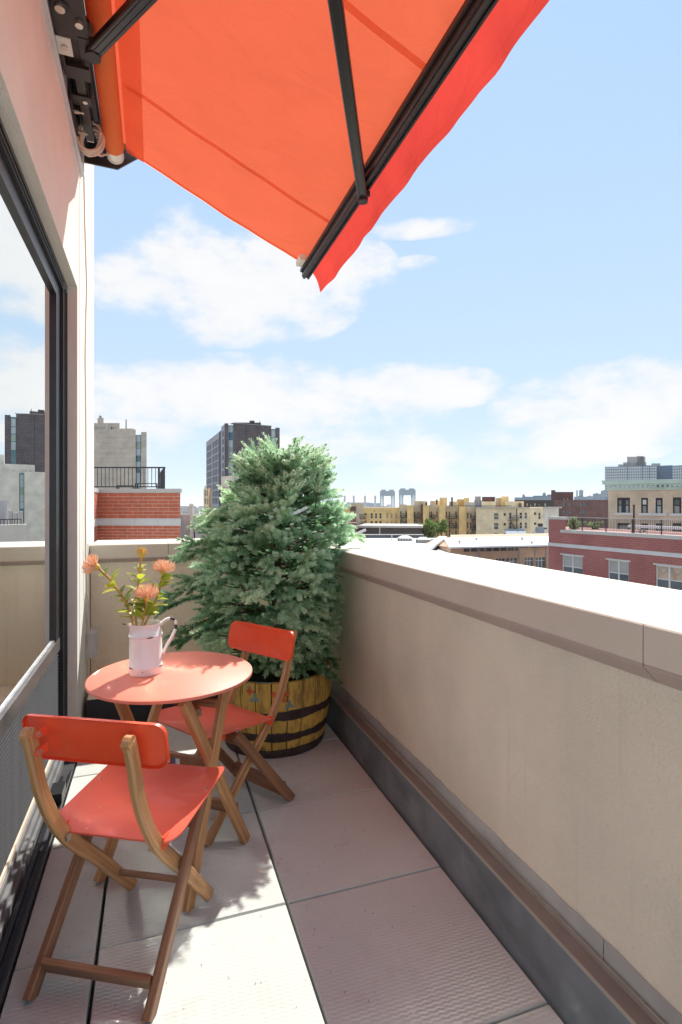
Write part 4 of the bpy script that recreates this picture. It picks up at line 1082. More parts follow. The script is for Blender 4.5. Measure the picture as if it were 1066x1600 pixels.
# long lower boughs that reach past the outline towards the flowers and over the barrel rim
for (u, v, y, tn) in ((268, 930, 3.05, .3), (262, 948, 3.12, .2), (296, 905, 3.0, .4), (285, 985, 3.05, .15), (283, 1000, 3.15, .1), (290, 870, 3.12, .35), (300, 850, 3.15, .4), (512, 1052, 3.02, .1), (500, 1044, 2.95, .15), (420, 985, 2.80, .5), (450, 966, 2.80, .7), (395, 930, 2.76, .7), (520, 1030, 3.1, .2), (470, 1040, 2.86, .1), (480, 1000, 2.84, .5), (555, 838, 3.3, .8), (548, 872, 3.2, .6), (545, 905, 3.2, .5), (505, 985, 2.95, .6), (330, 900, 2.9, .6), (350, 830, 2.95, .6), (333, 800, 3.1, .8), (322, 815, 3.2, .7)):
    e_ = ony(u, v, y); s0 = axis(e_.z + .02); pts = [s0.lerp(e_, t) + Vector((0, 0, .05*math.sin(math.pi*t))) for t in (0, .25, .5, .75, 1)]
    wood.tube(pts, [.008, .0065, .005, .0035, .002], 5)
    for i in range(12):
        t = .40 + .55*i/11; j = min(int(t*4), 3); p = pts[j].lerp(pts[j+1], t*4 - j); d = (pts[j+1] - pts[j]).normalized()
        sd = d.cross(UPV).normalized()*(1 if i % 2 else -1)
        h = (d + sd*rng.uniform(.4, .9) + Vector((0, 0, rng.uniform(-.3, .35)))).normalized(); ln = rng.uniform(.05, .085)
        if inside(p + h*ln): sprig(p, h, ln, tn + rng.uniform(-.15, .15)); wood.tube([p, p + h*ln], [.002, .001], 3)
    hand(pts[-1], (pts[-1] - pts[-2]).normalized(), tn + .1, 5)
wood.build('branches', 'bark', sp, True)
# needles: narrow blades set all round every sprig
S = np.array(sprigs); ns = len(S)
per = 84
B = np.repeat(S[:, 0:3], per, 0); D = np.repeat(S[:, 3:6], per, 0); Ln = np.repeat(S[:, 6], per); Tn = np.repeat(S[:, 7], per)
Nn = ns*per
t = nr.rand(Nn)**.9; ph = nr.rand(Nn)*2*np.pi
rf = np.where(np.abs(D[:, 2:3]) < .9, np.array([[0, 0, 1.0]]), np.array([[1.0, 0, 0]]))
E1 = np.cross(D, rf); E1 /= np.linalg.norm(E1, axis=1, keepdims=True); E2 = np.cross(D, E1)
rad_ = E1*np.cos(ph)[:, None] + E2*np.sin(ph)[:, None]
lean = .45 + .35*t + 1.5*np.clip((t - .82)/.18, 0, 1)*nr.rand(Nn) + nr.rand(Nn)*.2      # blunt brush ends
nd = rad_ + D*lean[:, None]; nd /= np.linalg.norm(nd, axis=1, keepdims=True)
nl = .0178 + .0060*nr.rand(Nn)
base = B + D*(Ln*t)[:, None]
w_ = np.cross(nd, D); w_ /= (np.linalg.norm(w_, axis=1, keepdims=True) + 1e-9); w_ *= .0026
tip = base + nd*nl[:, None]
org = np.array(sp['_org'])
V = np.empty((Nn*4, 3)); V[0::4] = base - w_ - org; V[1::4] = base + w_ - org; V[2::4] = tip + w_*.55 - org; V[3::4] = tip - w_*.55 - org
me = bpy.data.meshes.new('needles')
me.vertices.add(Nn*4); me.vertices.foreach_set('co', V.ravel())
me.loops.add(Nn*4); me.loops.foreach_set('vertex_index', np.arange(Nn*4))
me.polygons.add(Nn); me.polygons.foreach_set('loop_start', np.arange(Nn)*4); me.polygons.foreach_set('loop_total', np.full(Nn, 4))
me.update()
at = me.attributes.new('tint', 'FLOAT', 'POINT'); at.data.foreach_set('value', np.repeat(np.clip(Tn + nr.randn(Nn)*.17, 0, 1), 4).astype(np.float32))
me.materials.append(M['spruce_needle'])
cr_ = bpy.data.objects.new('crown', me); COL.objects.link(cr_); cr_.parent = sp; cr_['kind'] = 'stuff'

# fallen needles and grit on the pavers, thickest round the barrel
fn = MB(); rr = random.Random(77)
for k in range(520):
    if rr.random() < .6: a = rr.uniform(0, 2*math.pi); q = .34 + rr.expovariate(4.0); x, y = BX + q*math.cos(a), BY + q*math.sin(a)
    else: x, y = rr.uniform(-.39, 1.04), rr.uniform(.9, 3.68)
    if not (-.395 < x < 1.05 and .8 < y < 3.70) or (x - BX)**2 + (y - BY)**2 < .30**2: continue
    t = rr.uniform(0, math.pi); l = rr.uniform(.003, .008)*min(1, .35 + .22*y); w = rr.uniform(.0005, .0009); c, s_ = math.cos(t), math.sin(t); z0 = .0022
    fn.add([(x - c*l - s_*w, y - s_*l + c*w, z0), (x - c*l + s_*w, y - s_*l - c*w, z0), (x + c*l + s_*w, y + s_*l - c*w, z0 + .0008), (x + c*l - s_*w, y + s_*l + c*w, z0 + .0008)], [(0, 1, 2, 3)])
o = fn.build('fallen_needles', 'bark'); tag(o, kind='stuff')

# ================================================================== THE CITY BEYOND
GZ = -21.0
mat('city_ground', (0.38, 0.365, 0.34), 0.95, 0.3, 0.02, spec=0.2)
mat('tar_roof', (0.13, 0.13, 0.14), 0.9, 0.25, 0.3, spec=0.2, stain=.3, ss=.3)
mat('white_roof', (0.80, 0.79, 0.77), 0.8, 0.05, 0.4, spec=0.2, stain=.12, ss=.3)
mat('pale_stone', (0.50, 0.46, 0.42), 0.85, 0.08, 1.5, stain=.15, ss=.8)
mat('band_stone', (0.58, 0.56, 0.54), 0.85, 0.06, 1.5, stain=.12, ss=.8)
mat('red_block', (0.48, 0.125, 0.065), 0.85, 0.14, 3.0, 0.3, 30, stain=.15, ss=1.2)
mat('mortar', (0.62, 0.47, 0.40), 0.95, 0.1, 3.0)
mat('rail_black', (0.025, 0.025, 0.028), 0.5)
mat('grey_render', (0.46, 0.42, 0.43), 0.9, 0.08, .6, stain=.15, ss=.5)
brick_mat('tower_tan', (0.56, 0.475, 0.39), (0.52, 0.44, 0.36), (0.46, 0.39, 0.32), 3.0, 0.9, ms=.05)
brick_mat('tower_dark', (0.135, 0.117, 0.125), (0.12, 0.104, 0.113), (0.06, 0.055, 0.06), 1.6, 0.55, ms=.04)
mat('tower_grey', (0.32, 0.31, 0.335), 0.8, 0.06, .3)
brick_mat('buff_brick', (0.80, 0.65, 0.43), (0.76, 0.62, 0.415), (0.7, 0.58, 0.41), .6, .24, ms=.02)
brick_mat('yellow_brick', (0.92, 0.64, 0.27), (0.88, 0.61, 0.26), (0.8, 0.58, 0.3), .6, .24, ms=.02)
brick_mat('cream_brick', (0.72, 0.66, 0.57), (0.70, 0.64, 0.55), (0.66, 0.6, 0.53), .6, .24, ms=.02)
brick_mat('tan_brick', (0.70, 0.55, 0.39), (0.63, 0.50, 0.36), (0.58, 0.49, 0.39), .42, .13, ms=.016)
brick_mat('orange_brick', (0.58, 0.37, 0.235), (0.54, 0.34, 0.215), (0.52, 0.38, 0.28), .42, .13, ms=.016)
brick_mat('wine_brick', (0.37, 0.125, 0.11), (0.33, 0.11, 0.10), (0.38, 0.20, 0.18), .40, .135, ms=.016)
brick_mat('brown_brick', (0.20, 0.10, 0.088), (0.175, 0.09, 0.08), (0.19, 0.115, 0.10), .6, .24, ms=.02)
mat('dark_wall', (0.075, 0.058, 0.055), 0.9, 0.15, .4, stain=.2, ss=.3)
mat('copper_green', (0.50, 0.62, 0.55), 0.75, 0.12, .8, stain=.15, ss=.8)
mat('steel_blue', (0.14, 0.19, 0.23), 0.7, 0.08, .02)
mat('plant_blue', (0.20, 0.25, 0.34), 0.8, 0.08, .01)
mat('pale_green', (0.42, 0.47, 0.45), 0.8, 0.06, .3)
mat('far_grey', (0.26, 0.30, 0.34), 0.8, 0.06, .05)
mat('far_blue', (0.13, 0.20, 0.28), 0.8, 0.06, .05)
mat('far_stone', (0.42, 0.38, 0.36), 0.8, 0.06, .05)
mat('window_white', (0.62, 0.60, 0.57), 0.6, 0.04)
mat('sill_stone', (0.62, 0.59, 0.56), 0.8, 0.05)
mat('black_window', (0.020, 0.020, 0.024), 0.5)
mat('skylight_glass', (0.42, 0.40, 0.36), 0.3, 0.15, 1.2)
mat('hedge_dark', (0.05, 0.08, 0.03), 0.9)

gd = MB().add([(-9000, -9000, GZ), (9000, -9000, GZ), (9000, 12000, GZ), (-9000, 12000, GZ)], [(0, 1, 2, 3)]).build('city_ground', 'city_ground'); tag(gd, kind='structure')

def plan(u, d): q = ray(u, V0)*d; return (q.x, q.y)
def zat(v, d): return EYE - (v - V0)/F_PX*d
class Wall:
    """upright plane over two plan points given as (pixel column, distance)"""
    def __init__(s, u0, d0, u1, d1):
        s.p0 = Vector((*plan(u0, d0), 0)); s.p1 = Vector((*plan(u1, d1), 0)); s.t = (s.p1 - s.p0); s.len = s.t.length; s.t.normalize()
        s.n = Vector((s.t.y, -s.t.x, 0))                     # towards the viewer
        if s.n.dot(-s.p0) < 0: s.n = -s.n
    def at(s, u, v):
        q = ray(u, v); o = Vector((0, 0, EYE)); k = (s.p0 - o).dot(s.n)/q.dot(s.n); p = o + q*k
        return (p - s.p0).dot(s.t), p.z
    def P(s, a, z, off=0.0): p = s.p0 + s.t*a + s.n*off; return Vector((p.x, p.y, z))
    def rect(s, mb, a0, a1, z0, z1, off0, off1):
        """a slab on the wall between two offsets"""
        vs = [s.P(a, z, o) for o in (off0, off1) for a, z in ((a0, z0), (a1, z0), (a1, z1), (a0, z1))]
        return mb.add(vs, [(0, 1, 2, 3), (7, 6, 5, 4), (0, 4, 5, 1), (1, 5, 6, 2), (2, 6, 7, 3), (3, 7, 4, 0)])
    def mass(s, z0, z1, depth, holes=(), reveal=.18, a0=0.0, a1=None):
        """wall body with real openings: front cells, reveals, sides, back and top"""
        a1 = s.len if a1 is None else a1; m = MB()
        A = sorted({a0, a1, *[h[i] for h in holes for i in (0, 1)]}); Z = sorted({z0, z1, *[h[i] for h in holes for i in (2, 3)]})
        A = [a for a in A if a0 - 1e-6 <= a <= a1 + 1e-6]; Z = [z for z in Z if z0 - 1e-6 <= z <= z1 + 1e-6]
        for i in range(len(A) - 1):
            for j in range(len(Z) - 1):
                ca, cz = (A[i] + A[i+1])/2, (Z[j] + Z[j+1])/2
                if any(h[0] < ca < h[1] and h[2] < cz < h[3] for h in holes): continue
                m.add([s.P(A[i], Z[j]), s.P(A[i+1], Z[j]), s.P(A[i+1], Z[j+1]), s.P(A[i], Z[j+1])], [(0, 1, 2, 3)])
        for h in holes:
            for (p, q) in (((h[0], h[2]), (h[1], h[2])), ((h[1], h[2]), (h[1], h[3])), ((h[1], h[3]), (h[0], h[3])), ((h[0], h[3]), (h[0], h[2]))):
                m.add([s.P(*p), s.P(*q), s.P(*q, -reveal), s.P(*p, -reveal)], [(0, 1, 2, 3)])
        f = [s.P(a0, z0), s.P(a1, z0), s.P(a1, z1), s.P(a0, z1)]; b = []
        for a, z in ((a0, z0), (a1, z0), (a1, z1), (a0, z1)):      # flanks run straight away from the street front's viewer side
            q = s.P(a, z); h = Vector((q.x, q.y, 0)).normalized(); b.append(q + h*(depth/max(.35, abs(h.dot(s.n)))))
        m.add(f + b, [(0, 4, 7, 3), (1, 2, 6, 5), (3, 7, 6, 2), (7, 4, 5, 6)])
        return m
def hole(w, u0, v0, u1, v1):
    a, zb = w.at(u0, v1); b, zt = w.at(u1, v0); a2, zt2 = w.at(u0, v0)
    return (a, b, zb, max(zt, zt2) if abs(zt - zt2) < 1 else zt)
def block(name, mt, parent, u0, u1, v, d, depth, d1=None, z0=GZ, v1=None):
    """a plain block: front face from column u0 to u1 at distance d, top edge at row v"""
    w = Wall(u0, d, u1, d1 or d); z1 = zat(v, d)
    return w, w.mass(z0, z1, depth).build(name, mt, parent)
_pm = {}
def pane(w, h, mt, parent, off=-.16, name='window'):
    return w.rect(MB(), h[0] + .001, h[1] - .001, h[2] + .001, h[3] - .001, off, off - .05).build(name, mt, parent)

# ---- red block bulkhead with a railing, next roof over
D0 = 20.0
nb_ = thing('red_block_bulkhead', 'red masonry rooftop bulkhead with pale stone bands and a black roof railing', 'building', (*plan(215, D0), GZ))
w = Wall(153.5, D0, 282, D0 - .35)
zt = zat(764, D0); zc = zat(770.2, D0); zb0 = zat(810, D0); zb1 = zat(820.8, D0)
w.mass(GZ, zc - .001, 6.0).build('wall', 'mortar', nb_)
wl_ = Wall(146.0, D0 - 1.5, 153.4, D0 - .02); wl_.mass(GZ, zc - .001, .4).build('return_wall', 'mortar', nb_)
def courses(ww, za, zb, nrow, bl, first):
    ch = (zb - za)/nrow
    for r_ in range(nrow):
        z0 = za + ch*r_; off = (bl*.5 if (r_ + first) % 2 else 0) + rng.uniform(-.02, .02); a = -off
        while a < ww.len - .02:
            a0, a1 = max(a, 0) + .009, min(a + bl, ww.len) - .009
            if a1 - a0 > .03: ww.rect(MB(), a0, a1, z0 + .010, z0 + ch - .010, -.002, .010 + rng.uniform(-.003, .003)).build('brick', 'red_block', nb_)
            a += bl
courses(w, zb0 + .004, zc - .004, 7, .385, 0); courses(w, zat(845, D0), zb1 - .004, 5, .385, 1)
courses(wl_, zb0 + .004, zc - .004, 7, .385, 1); courses(wl_, zat(845, D0), zb1 - .004, 5, .385, 0)
for ww, e0 in ((w, .0), (wl_, .0)):
    jo = [0, ww.len] if ww is wl_ else [0] + [ww.at(u, 815)[0] for u in (174.5, 211.5, 247.5)] + [ww.len + .01]
    for a, b in zip(jo, jo[1:]): ww.rect(MB(), a + .004, b - .004, zb1, zb0, -.01, .022).build('stone_band', 'band_stone', nb_)
    ww.rect(MB(), -.0 if ww is wl_ else .02, ww.len + (.012 if ww is w else -.02), zc, zt, -.12, .035).build('coping', 'pale_stone', nb_)
rl_ = thing('roof_railing', 'black metal railing with thin bars on the red bulkhead roof', 'railing', (*plan(203, D0 + .6), zt))
w2 = Wall(143, D0 + .3, 257.5, D0 + .3); zr = zat(729.5, D0 + .3)
w2.rect(MB(), 0, w2.len, zr - .05, zr, -.03, .03).build('top_rail', 'rail_black', rl_)
w2.rect(MB(), 0, w2.len, zt + .07, zt + .11, -.015, .015).build('bottom_rail', 'rail_black', rl_)
for k in range(19):
    a = w2.at(146.5 + 6.05*k, 750)[0]
    if a < w2.len: w2.rect(MB(), a - .009, a + .009, zt + .111, zr - .051, -.009, .009).build('baluster', 'rail_black', rl_)
for u in (248.5,): a = w2.at(u, 750)[0]; w2.rect(MB(), a - .03, a + .03, zt + .001, zr - .051, -.031, .029).build('post', 'rail_black', rl_)
w3 = Wall(257.6, D0 + .3, 250.5, D0 + 4.0)
w3.rect(MB(), 0, w3.len, zr - .05, zr - .001, -.03, .03).build('side_rail', 'rail_black', rl_)
for k in range(24):
    a = .02 + w3.len*k/24; w3.rect(MB(), a - .012, a + .012, zt + .001, zr - .051, -.012, .012).build('baluster', 'rail_black', rl_)
r3 = thing('stair_rail', 'low black guard rail around a roof hatch behind the railing', 'railing', (*plan(215, D0 + 2), zt))
w4 = Wall(182, D0 + 2, 250, D0 + 2)
for (u0, u1, v) in ((182, 209, 758.3), (211, 246, 755)):
    a0, z = w4.at(u0, v); a1, _ = w4.at(u1, v)
    w4.rect(MB(), a0, a1, z - .035, z, -.02, .02).build('rail', 'rail_black', r3)
    for a in (a0, a1 - .04, a0 + (a1 - a0)*.1): w4.rect(MB(), a, a + .045, zt - .3, z - .036, -.019, .019).build('post', 'rail_black', r3)

# ---- pale wall with a vent stack right of it
gw = thing('grey_roof_wall', 'mauve grey rendered roof wall just beyond the red bulkhead', 'wall', (*plan(300, 24), GZ))
w = Wall(281, 24, 330, 24); w.mass(GZ, zat(805.5, 24), 4).build('wall', 'grey_render', gw)
w.rect(MB(), -.05, w.len + .05, zat(805.4, 24), zat(803.5, 24), -.5, .03).build('coping', 'pale_stone', gw)
for u in (297.0, 304.2): a = w.at(u, 820)[0]; w.rect(MB(), a - .022, a + .022, GZ, zat(806.5, 24), -.01, .02).build('downpipe', 'dark_wall', gw)
vp = thing('vent_stack', 'pale boxed vent stack standing against the mauve roof wall', 'chimney', (*plan(300.6, 23.8), GZ))
w.rect(MB(), w.at(298.2, 815)[0], w.at(303, 815)[0], GZ, zat(790, 24), .035, .20).build('shaft', 'pale_stone', vp)
w.rect(MB(), w.at(297.5, 815)[0], w.at(303.7, 815)[0], zat(789.9, 24), zat(786.8, 24), .02, .22).build('cap', 'sill_stone', vp)
for (u0, u1, v0) in ((309.5, 311.5, 807), (312.3, 315.5, 805.5)):
    cp_ = thing('chimney_pot', 'small terracotta chimney pot on the mauve roof wall, ' + ('the thinner one' if u1 < 312 else 'the wider one'), 'chimney', (*plan(u0, 25.5), GZ))
    p = plan((u0 + u1)/2, 25.5); rr_ = (u1 - u0)/2*25.5/F_PX
    MB().lathe([(rr_, -3), (rr_, -.05), (rr_*1.25, -.04), (rr_*1.25, .05), (rr_*.8, .06), (rr_*.8, -.2)], (p[0], p[1], zat(v0, 25.5)), 12).build('pot', 'orange_brick', cp_)
for (u0, u1, v0) in ((290, 291.6, 807.2), (292.6, 294, 807.6)):
    cp_ = thing('roof_vent', 'short black roof vent left of the pale vent stack, ' + ('the taller of two' if u0 < 292 else 'the shorter of two'), 'vent', (*plan(u0, 26.5), GZ))
    p = plan((u0 + u1)/2, 26.5); rr_ = (u1 - u0)/2*26.5/F_PX
    MB().lathe([(rr_, -3), (rr_, 0), (rr_*1.5, .01), (rr_*1.5, .06), (0, .1)], (p[0], p[1], zat(v0, 26.5)), 10).build('pipe', 'rail_black', cp_)

# ---- tan tower, left
tt = thing('tan_tower', 'tall tan slab tower with one strip of pale glass rising behind the black railing', 'building', (*plan(180, 92), GZ))
D = 92.0; w = Wall(118, D, 212.2, D); w.mass(GZ, zat(671, D), 18).build('wall', 'tower_tan', tt)
wp = Wall(220.6, D - .3, 229.2, D - .3); wp.mass(GZ, zat(675.4, D), 18).build('pier', 'tower_tan', tt)
wg = Wall(212.2, D + .5, 220.6, D + .5); wg.mass(GZ, zat(679, D), 16).build('glass_core', 'pane_teal', tt)
seq = [(680.5, 690.5, 'pane_sky'), (691, 700, 'pane_green'), (700.5, 711.5, 'pane_sky'), (712, 714.5, 'pane_teal'), (715, 720.5, 'pane_teal'), (721.2, 730, 'pane_sky'), (735, 738, 'pane_teal'), (738.5, 760, 'pane_sky'), (761, 770, 'pane_green')]
for v0, v1, mt in seq: wg.rect(MB(), .06, wg.len - .06, zat(v1, D), zat(v0, D), .05, .12).build('window', mt, tt)
for k in range(12): w.rect(MB(), 0, w.len, zat(676 + 8.3*k, D) - .05, zat(676 + 8.3*k, D) + .05, .0, .05).build('string_course', 'tower_tan', tt)
block('penthouse', 'tower_tan', tt, 120, 187, 661, D + 2, 8); block('penthouse', 'tower_tan', tt, 187.2, 209, 669.6, D + 3, 8)
block('lift_housing', 'tower_tan', tt, 152.5, 162, 653, D + 3, 4); block('flue', 'tower_grey', tt, 155, 159, 649.5, D + 3.2, 1); block('roof_door', 'window_white', tt, 166, 168, 662.5, D + 1.9, .2); block('roof_door', 'dark_wall', tt, 174, 175.4, 667, D + 1.9, .2)
p = plan(197.3, D + 2); an = MB().tube([(p[0], p[1], zat(672, D)), (p[0], p[1], zat(652.5, D))], [.12, .10], 6).build('antenna', 'tower_grey', tt)

# ---- dark tower behind the spruce
dt = thing('dark_tower', 'dark brown brick tower block with glass corner strips behind the spruce', 'building', (*plan(380, 165), GZ))
D = 160.0
wf = Wall(364.5, D, 424, D + 6); wf.mass(GZ, zat(661.5, D), 25).build('wall', 'tower_dark', dt)
for u in (385, 402): a = wf.at(u, 700)[0]; wf.rect(MB(), a - .06, a + .06, GZ, zat(662.6, D), .001, .05).build('wall_joint', 'dark_wall', dt)
wf.rect(MB(), -.2, wf.len + .2, zat(661.4, D), zat(660.6, D), -2, .25).build('roof_edge', 'tower_grey', dt)
wc = Wall(351, D - .5, 357.0, D - .5); wc.mass(GZ, zat(661.8, D), 20).build('corner_pier', 'tower_dark', dt)
wg = Wall(357.1, D + .6, 364.4, D + .6); wg.mass(GZ, zat(664, D), 10).build('glass_core', 'pane_teal', dt)
for v0, v1, mt in ((665.5, 675, 'pane_sky'), (676, 684, 'pane_blue'), (685, 687, 'pane_blue'), (687.8, 699, 'pane_sky'), (699.8, 704, 'pane_green'), (704.5, 710.5, 'pane_sky'), (711, 716, 'pane_sky'), (717, 721, 'pane_green'), (721.8, 731, 'pane_sky'), (732, 740, 'pane_sky'), (741, 752, 'pane_green'), (753, 764, 'pane_sky')):
    wg.rect(MB(), .1, wg.len - .1, zat(v1, D), zat(v0, D), .05, .15).build('window', mt, dt)
wg = Wall(424.1, D + 6.4, 430.4, D + 6.6); wg.mass(GZ, zat(665.5, D), 8).build('glass_core', 'pane_teal', dt)
for v0, v1, mt in ((668, 679, 'pane_sky'), (680, 689, 'pane_sky'), (690, 700, 'pane_green'), (701, 712, 'pane_sky')): wg.rect(MB(), .1, wg.len - .1, zat(v1, D), zat(v0, D), .05, .15).build('window', mt, dt)
wq = Wall(430.5, D + 6, 437.2, D + 6.6); wq.mass(GZ, zat(663.5, D), 8).build('corner_pier', 'tower_dark', dt)
ws = Wall(345.9, D + 6, 351, D + .4); ws.mass(GZ, zat(662.5, D), .9).build('slot_wall', 'tower_grey', dt)
for k in range(8):
    a0, a1 = ws.len*.30, ws.len*.80; z = zat(676 + 12.6*k, D)
    ws.rect(MB(), a0, a1, z - .75, z + .75, .01, .05).build('window', 'black_window', dt)
wz = Wall(342.0, D + 11, 345.8, D + 6.1); wz.mass(GZ, zat(667.4, D), .9).build('corner_pier', 'tower_dark', dt)
wl = Wall(322.5, 197, 341.9, D + 11.1); 
hs_ = []
for r_ in range(9):
    z = zat(681 + 12.4*r_, D) - .3
    for (f0, f1) in ((.03, .12), (.18, .27), (.31, .38), (.40, .44), (.55, .64), (.70, .77), (.80, .87), (.92, .97)): hs_.append((wl.len*f0, wl.len*f1, z - .95, z + .95))
ztop = zat(667.6, D)
wl.mass(GZ, ztop, 24, hs_, .3).build('side_wall', 'tower_grey', dt)
for h in hs_: pane(wl, h, 'black_window', dt, -.22)
block('roof_plant', 'tower_dark', dt, 366, 408, 660.2, D + 6, 4); block('roof_plant', 'dark_wall', dt, 390, 398, 657.2, D + 6, 2); block('antenna', 'dark_wall', dt, 405.6, 406.3, 656.8, D + 6, .2)

# ---- low tan and pale blocks at its foot; the pale one runs on behind the spruce
lt = thing('tan_block', 'narrow tan brick block with tall windows at the foot of the dark tower', 'building', (*plan(324, 140), GZ))
w = Wall(318.2, 141, 326, 140); hs_ = [hole(w, u, v, u + 1.5, v + 9) for u in (320, 323) for v in (766, 779, 792)]; w.mass(GZ, zat(763.5, 140), 4, hs_).build('wall', 'buff_brick', lt)
for h in hs_: pane(w, h, 'black_window', lt)
block('side_wall', 'orange_brick', lt, 326.05, 331, 762.2, 140, 8, 146); block('parapet', 'buff_brick', lt, 319.6, 322, 759, 142, 2)
lp = thing('pale_block', 'long pale brick block with one glass strip behind the spruce top', 'building', (*plan(400, 115), GZ))
D = 112.0
w = Wall(346, D + 4, 361.6, D); hs_ = [hole(w, u, 760.5, u + 1.1, 763) for u in (348.5, 350.6, 352.7, 354.8)]; w.mass(GZ, zat(743.2, D), 10, hs_).build('side_wall', 'cream_brick', lp)
for h in hs_: pane(w, h, 'black_window', lp, -.1)
w = Wall(361.7, D, 412, D + 2); w.mass(GZ, zat(743.0, D), 14).build('wall', 'cream_brick', lp)
w = Wall(418, D + 1.6, 470, D + 3); w.mass(GZ, zat(743.0, D), 14).build('wall', 'cream_brick', lp)
w = Wall(412.05, D + 2.4, 417.95, D + 2.4); w.mass(GZ, zat(745, D), 10).build('glass_core', 'pane_teal', lp)
for v0, v1, mt in ((747, 754, 'pane_sky'), (754.5, 765, 'pane_sky'), (765.5, 774, 'pane_green'), (774.5, 784, 'pane_sky'), (784.5, 794, 'pane_sky')): w.rect(MB(), .1, w.len - .1, zat(v1, D), zat(v0, D), .05, .12).build('window', mt, lp)
block('penthouse', 'cream_brick', lp, 400, 448, 734, D + 6, 6); block('lift_housing', 'cream_brick', lp, 436, 452, 722, D + 7, 6)
for u in (404, 409, 424): block('roof_vent', 'far_stone', lp, u, u + 1.6, 741.5, D + 3, .4)
gr_ = thing('grey_bulkhead', 'plain grey roof bulkhead reflected in the glass door', 'building', (*plan(430, 46), GZ))
block('wall', 'grey_render', gr_, 423, 460, 783, 46, 6); block('parapet', 'pale_stone', gr_, 392, 440, 816, 34, 1)
for k in range(9): block('rail_post', 'rail_black', gr_, 398 + 4*k, 398.8 + 4*k, 808, 34.4, .05)
block('top_rail', 'rail_black', gr_, 398, 434, 808, 34.5, .06, z0=zat(809.2, 34.5))
for u, v in ((402, 798), (408, 800), (414, 797)): block('air_unit', 'far_stone', gr_, u, u + 4.6, v, 44, 1.5)

# ---- pale green roof plant, power station and lift bridge on the horizon
pg = thing('pale_green_block', 'pale green block with a row of roof fans beside the spruce', 'building', (*plan(515, 150), GZ))
block('wall', 'pale_green', pg, 498, 525.5, 784.5, 150, 12); block('roof_deck', 'pale_green', pg, 503, 522, 781.5, 152, 6)
for k in range(6): block('roof_fan', 'steel_blue', pg, 504.5 + 3*k, 505.6 + 3*k, 778.8, 153, .6)
ps = thing('power_station', 'long blue grey power station with four pairs of stacks on the horizon', 'building', (*plan(560, 2600), GZ))
D = 2600.0
for u0, u1, v in ((528, 548, 784.6), (548, 578, 785), (578, 594, 786), (572, 583, 785.4), (528.5, 531, 783.8)): block('hall', 'plant_blue', ps, u0, u1, v, D + u0*.2, 60)
for u in (537.2, 551.4, 569, 585):
    for du in (0, 1.7):
        p = plan(u + du + .65, D + 30); h = zat(774.2, D)
        MB().lathe([(3.4, 0), (2.6, h - GZ), (2.2, h - GZ)], (p[0], p[1], GZ), 10).build('stack', 'far_stone', ps, True)
def bridge_tower(u0, u1, vt, D, label):
    t = thing('bridge_tower', label, 'bridge', (*plan((u0 + u1)/2, D), GZ), group='lift bridge towers on the horizon')
    w = Wall(u0, D, u1, D); L_ = w.len; zt_ = zat(vt, D); zb_ = GZ; H_ = zt_ - zb_; lw = L_*.25; th = L_*.022
    for dep in (0, -L_*.35):
        for side in (0, 1):
            a0 = 0 if side == 0 else L_ - lw; a1 = a0 + lw; lg = MB()
            for a in (a0, a1 - th): w.rect(lg, a, a + th, zb_, zt_ - H_*.06, dep, dep + th)
            n = 11
            for k in range(n):
                z0 = zb_ + (H_*.94)*k/n; z1 = zb_ + (H_*.94)*(k+1)/n
                lg.bar(w.P(a0, z0, dep), w.P(a1, z1, dep), th*.8, th*.8); lg.bar(w.P(a1, z0, dep), w.P(a0, z1, dep), th*.8, th*.8); lg.bar(w.P(a0, z0, dep), w.P(a1, z0, dep), th*.7, th*.7)
            o = lg.build('lattice_leg', 'steel_blue', t); o['kind'] = 'stuff'
        # arch web between the legs under the head
        m = MB(); ri = L_*.27; cz = zt_ - H_*.40; n = 14
        for k in range(n):
            t0, t1 = math.pi*k/n, math.pi*(k+1)/n
            P = [(L_/2 + ri*math.cos(x), cz + ri*math.sin(x)) for x in (t0, t1)]; Q = [(L_/2 + ri*1.18*math.cos(x), cz + ri*1.18*math.sin(x)) for x in (t0, t1)]
            m.add([w.P(*P[0], dep), w.P(*P[1], dep), w.P(*Q[1], dep), w.P(*Q[0], dep)] + [w.P(*P[0], dep + th), w.P(*P[1], dep + th), w.P(*Q[1], dep + th), w.P(*Q[0], dep + th)], [(0, 1, 2, 3), (4, 5, 6, 7), (0, 1, 5, 4), (3, 2, 6, 7)])
        m.build('arch', 'steel_blue', t)
    w.rect(MB(), 0, L_, zt_ - H_*.30, zt_ - H_*.06, -L_*.3, th*1.2).build('head_girder', 'steel_blue', t)
    for a in (.08, .62): w.rect(MB(), L_*a, L_*(a + .30), zt_ - H_*.059, zt_, -L_*.3, th).build('sheave_house', 'steel_blue', t)
bridge_tower(594.2, 617.4, 765.0, 2300, 'blue grey steel lift bridge tower farther down the river, the smaller one')
bridge_tower(624.2, 649.6, 763.0, 2150, 'blue grey steel lift bridge tower beside the yellow flats, the bigger one')
fc = MB(); rf_ = random.Random(5)
for k in range(420):
    u = rf_.uniform(150, 1100); d = rf_.uniform(700, 4200); p = plan(u, d); s_ = rf_.uniform(8, 30); h = rf_.uniform(5, 22)*(1.4 if rf_.random() < .08 else 1)
    fc.box((p[0] - s_, p[1] - s_, GZ), (p[0] + s_, p[1] + s_, GZ + h))
o = fc.build('far_city', 'far_stone'); tag(o, kind='stuff')

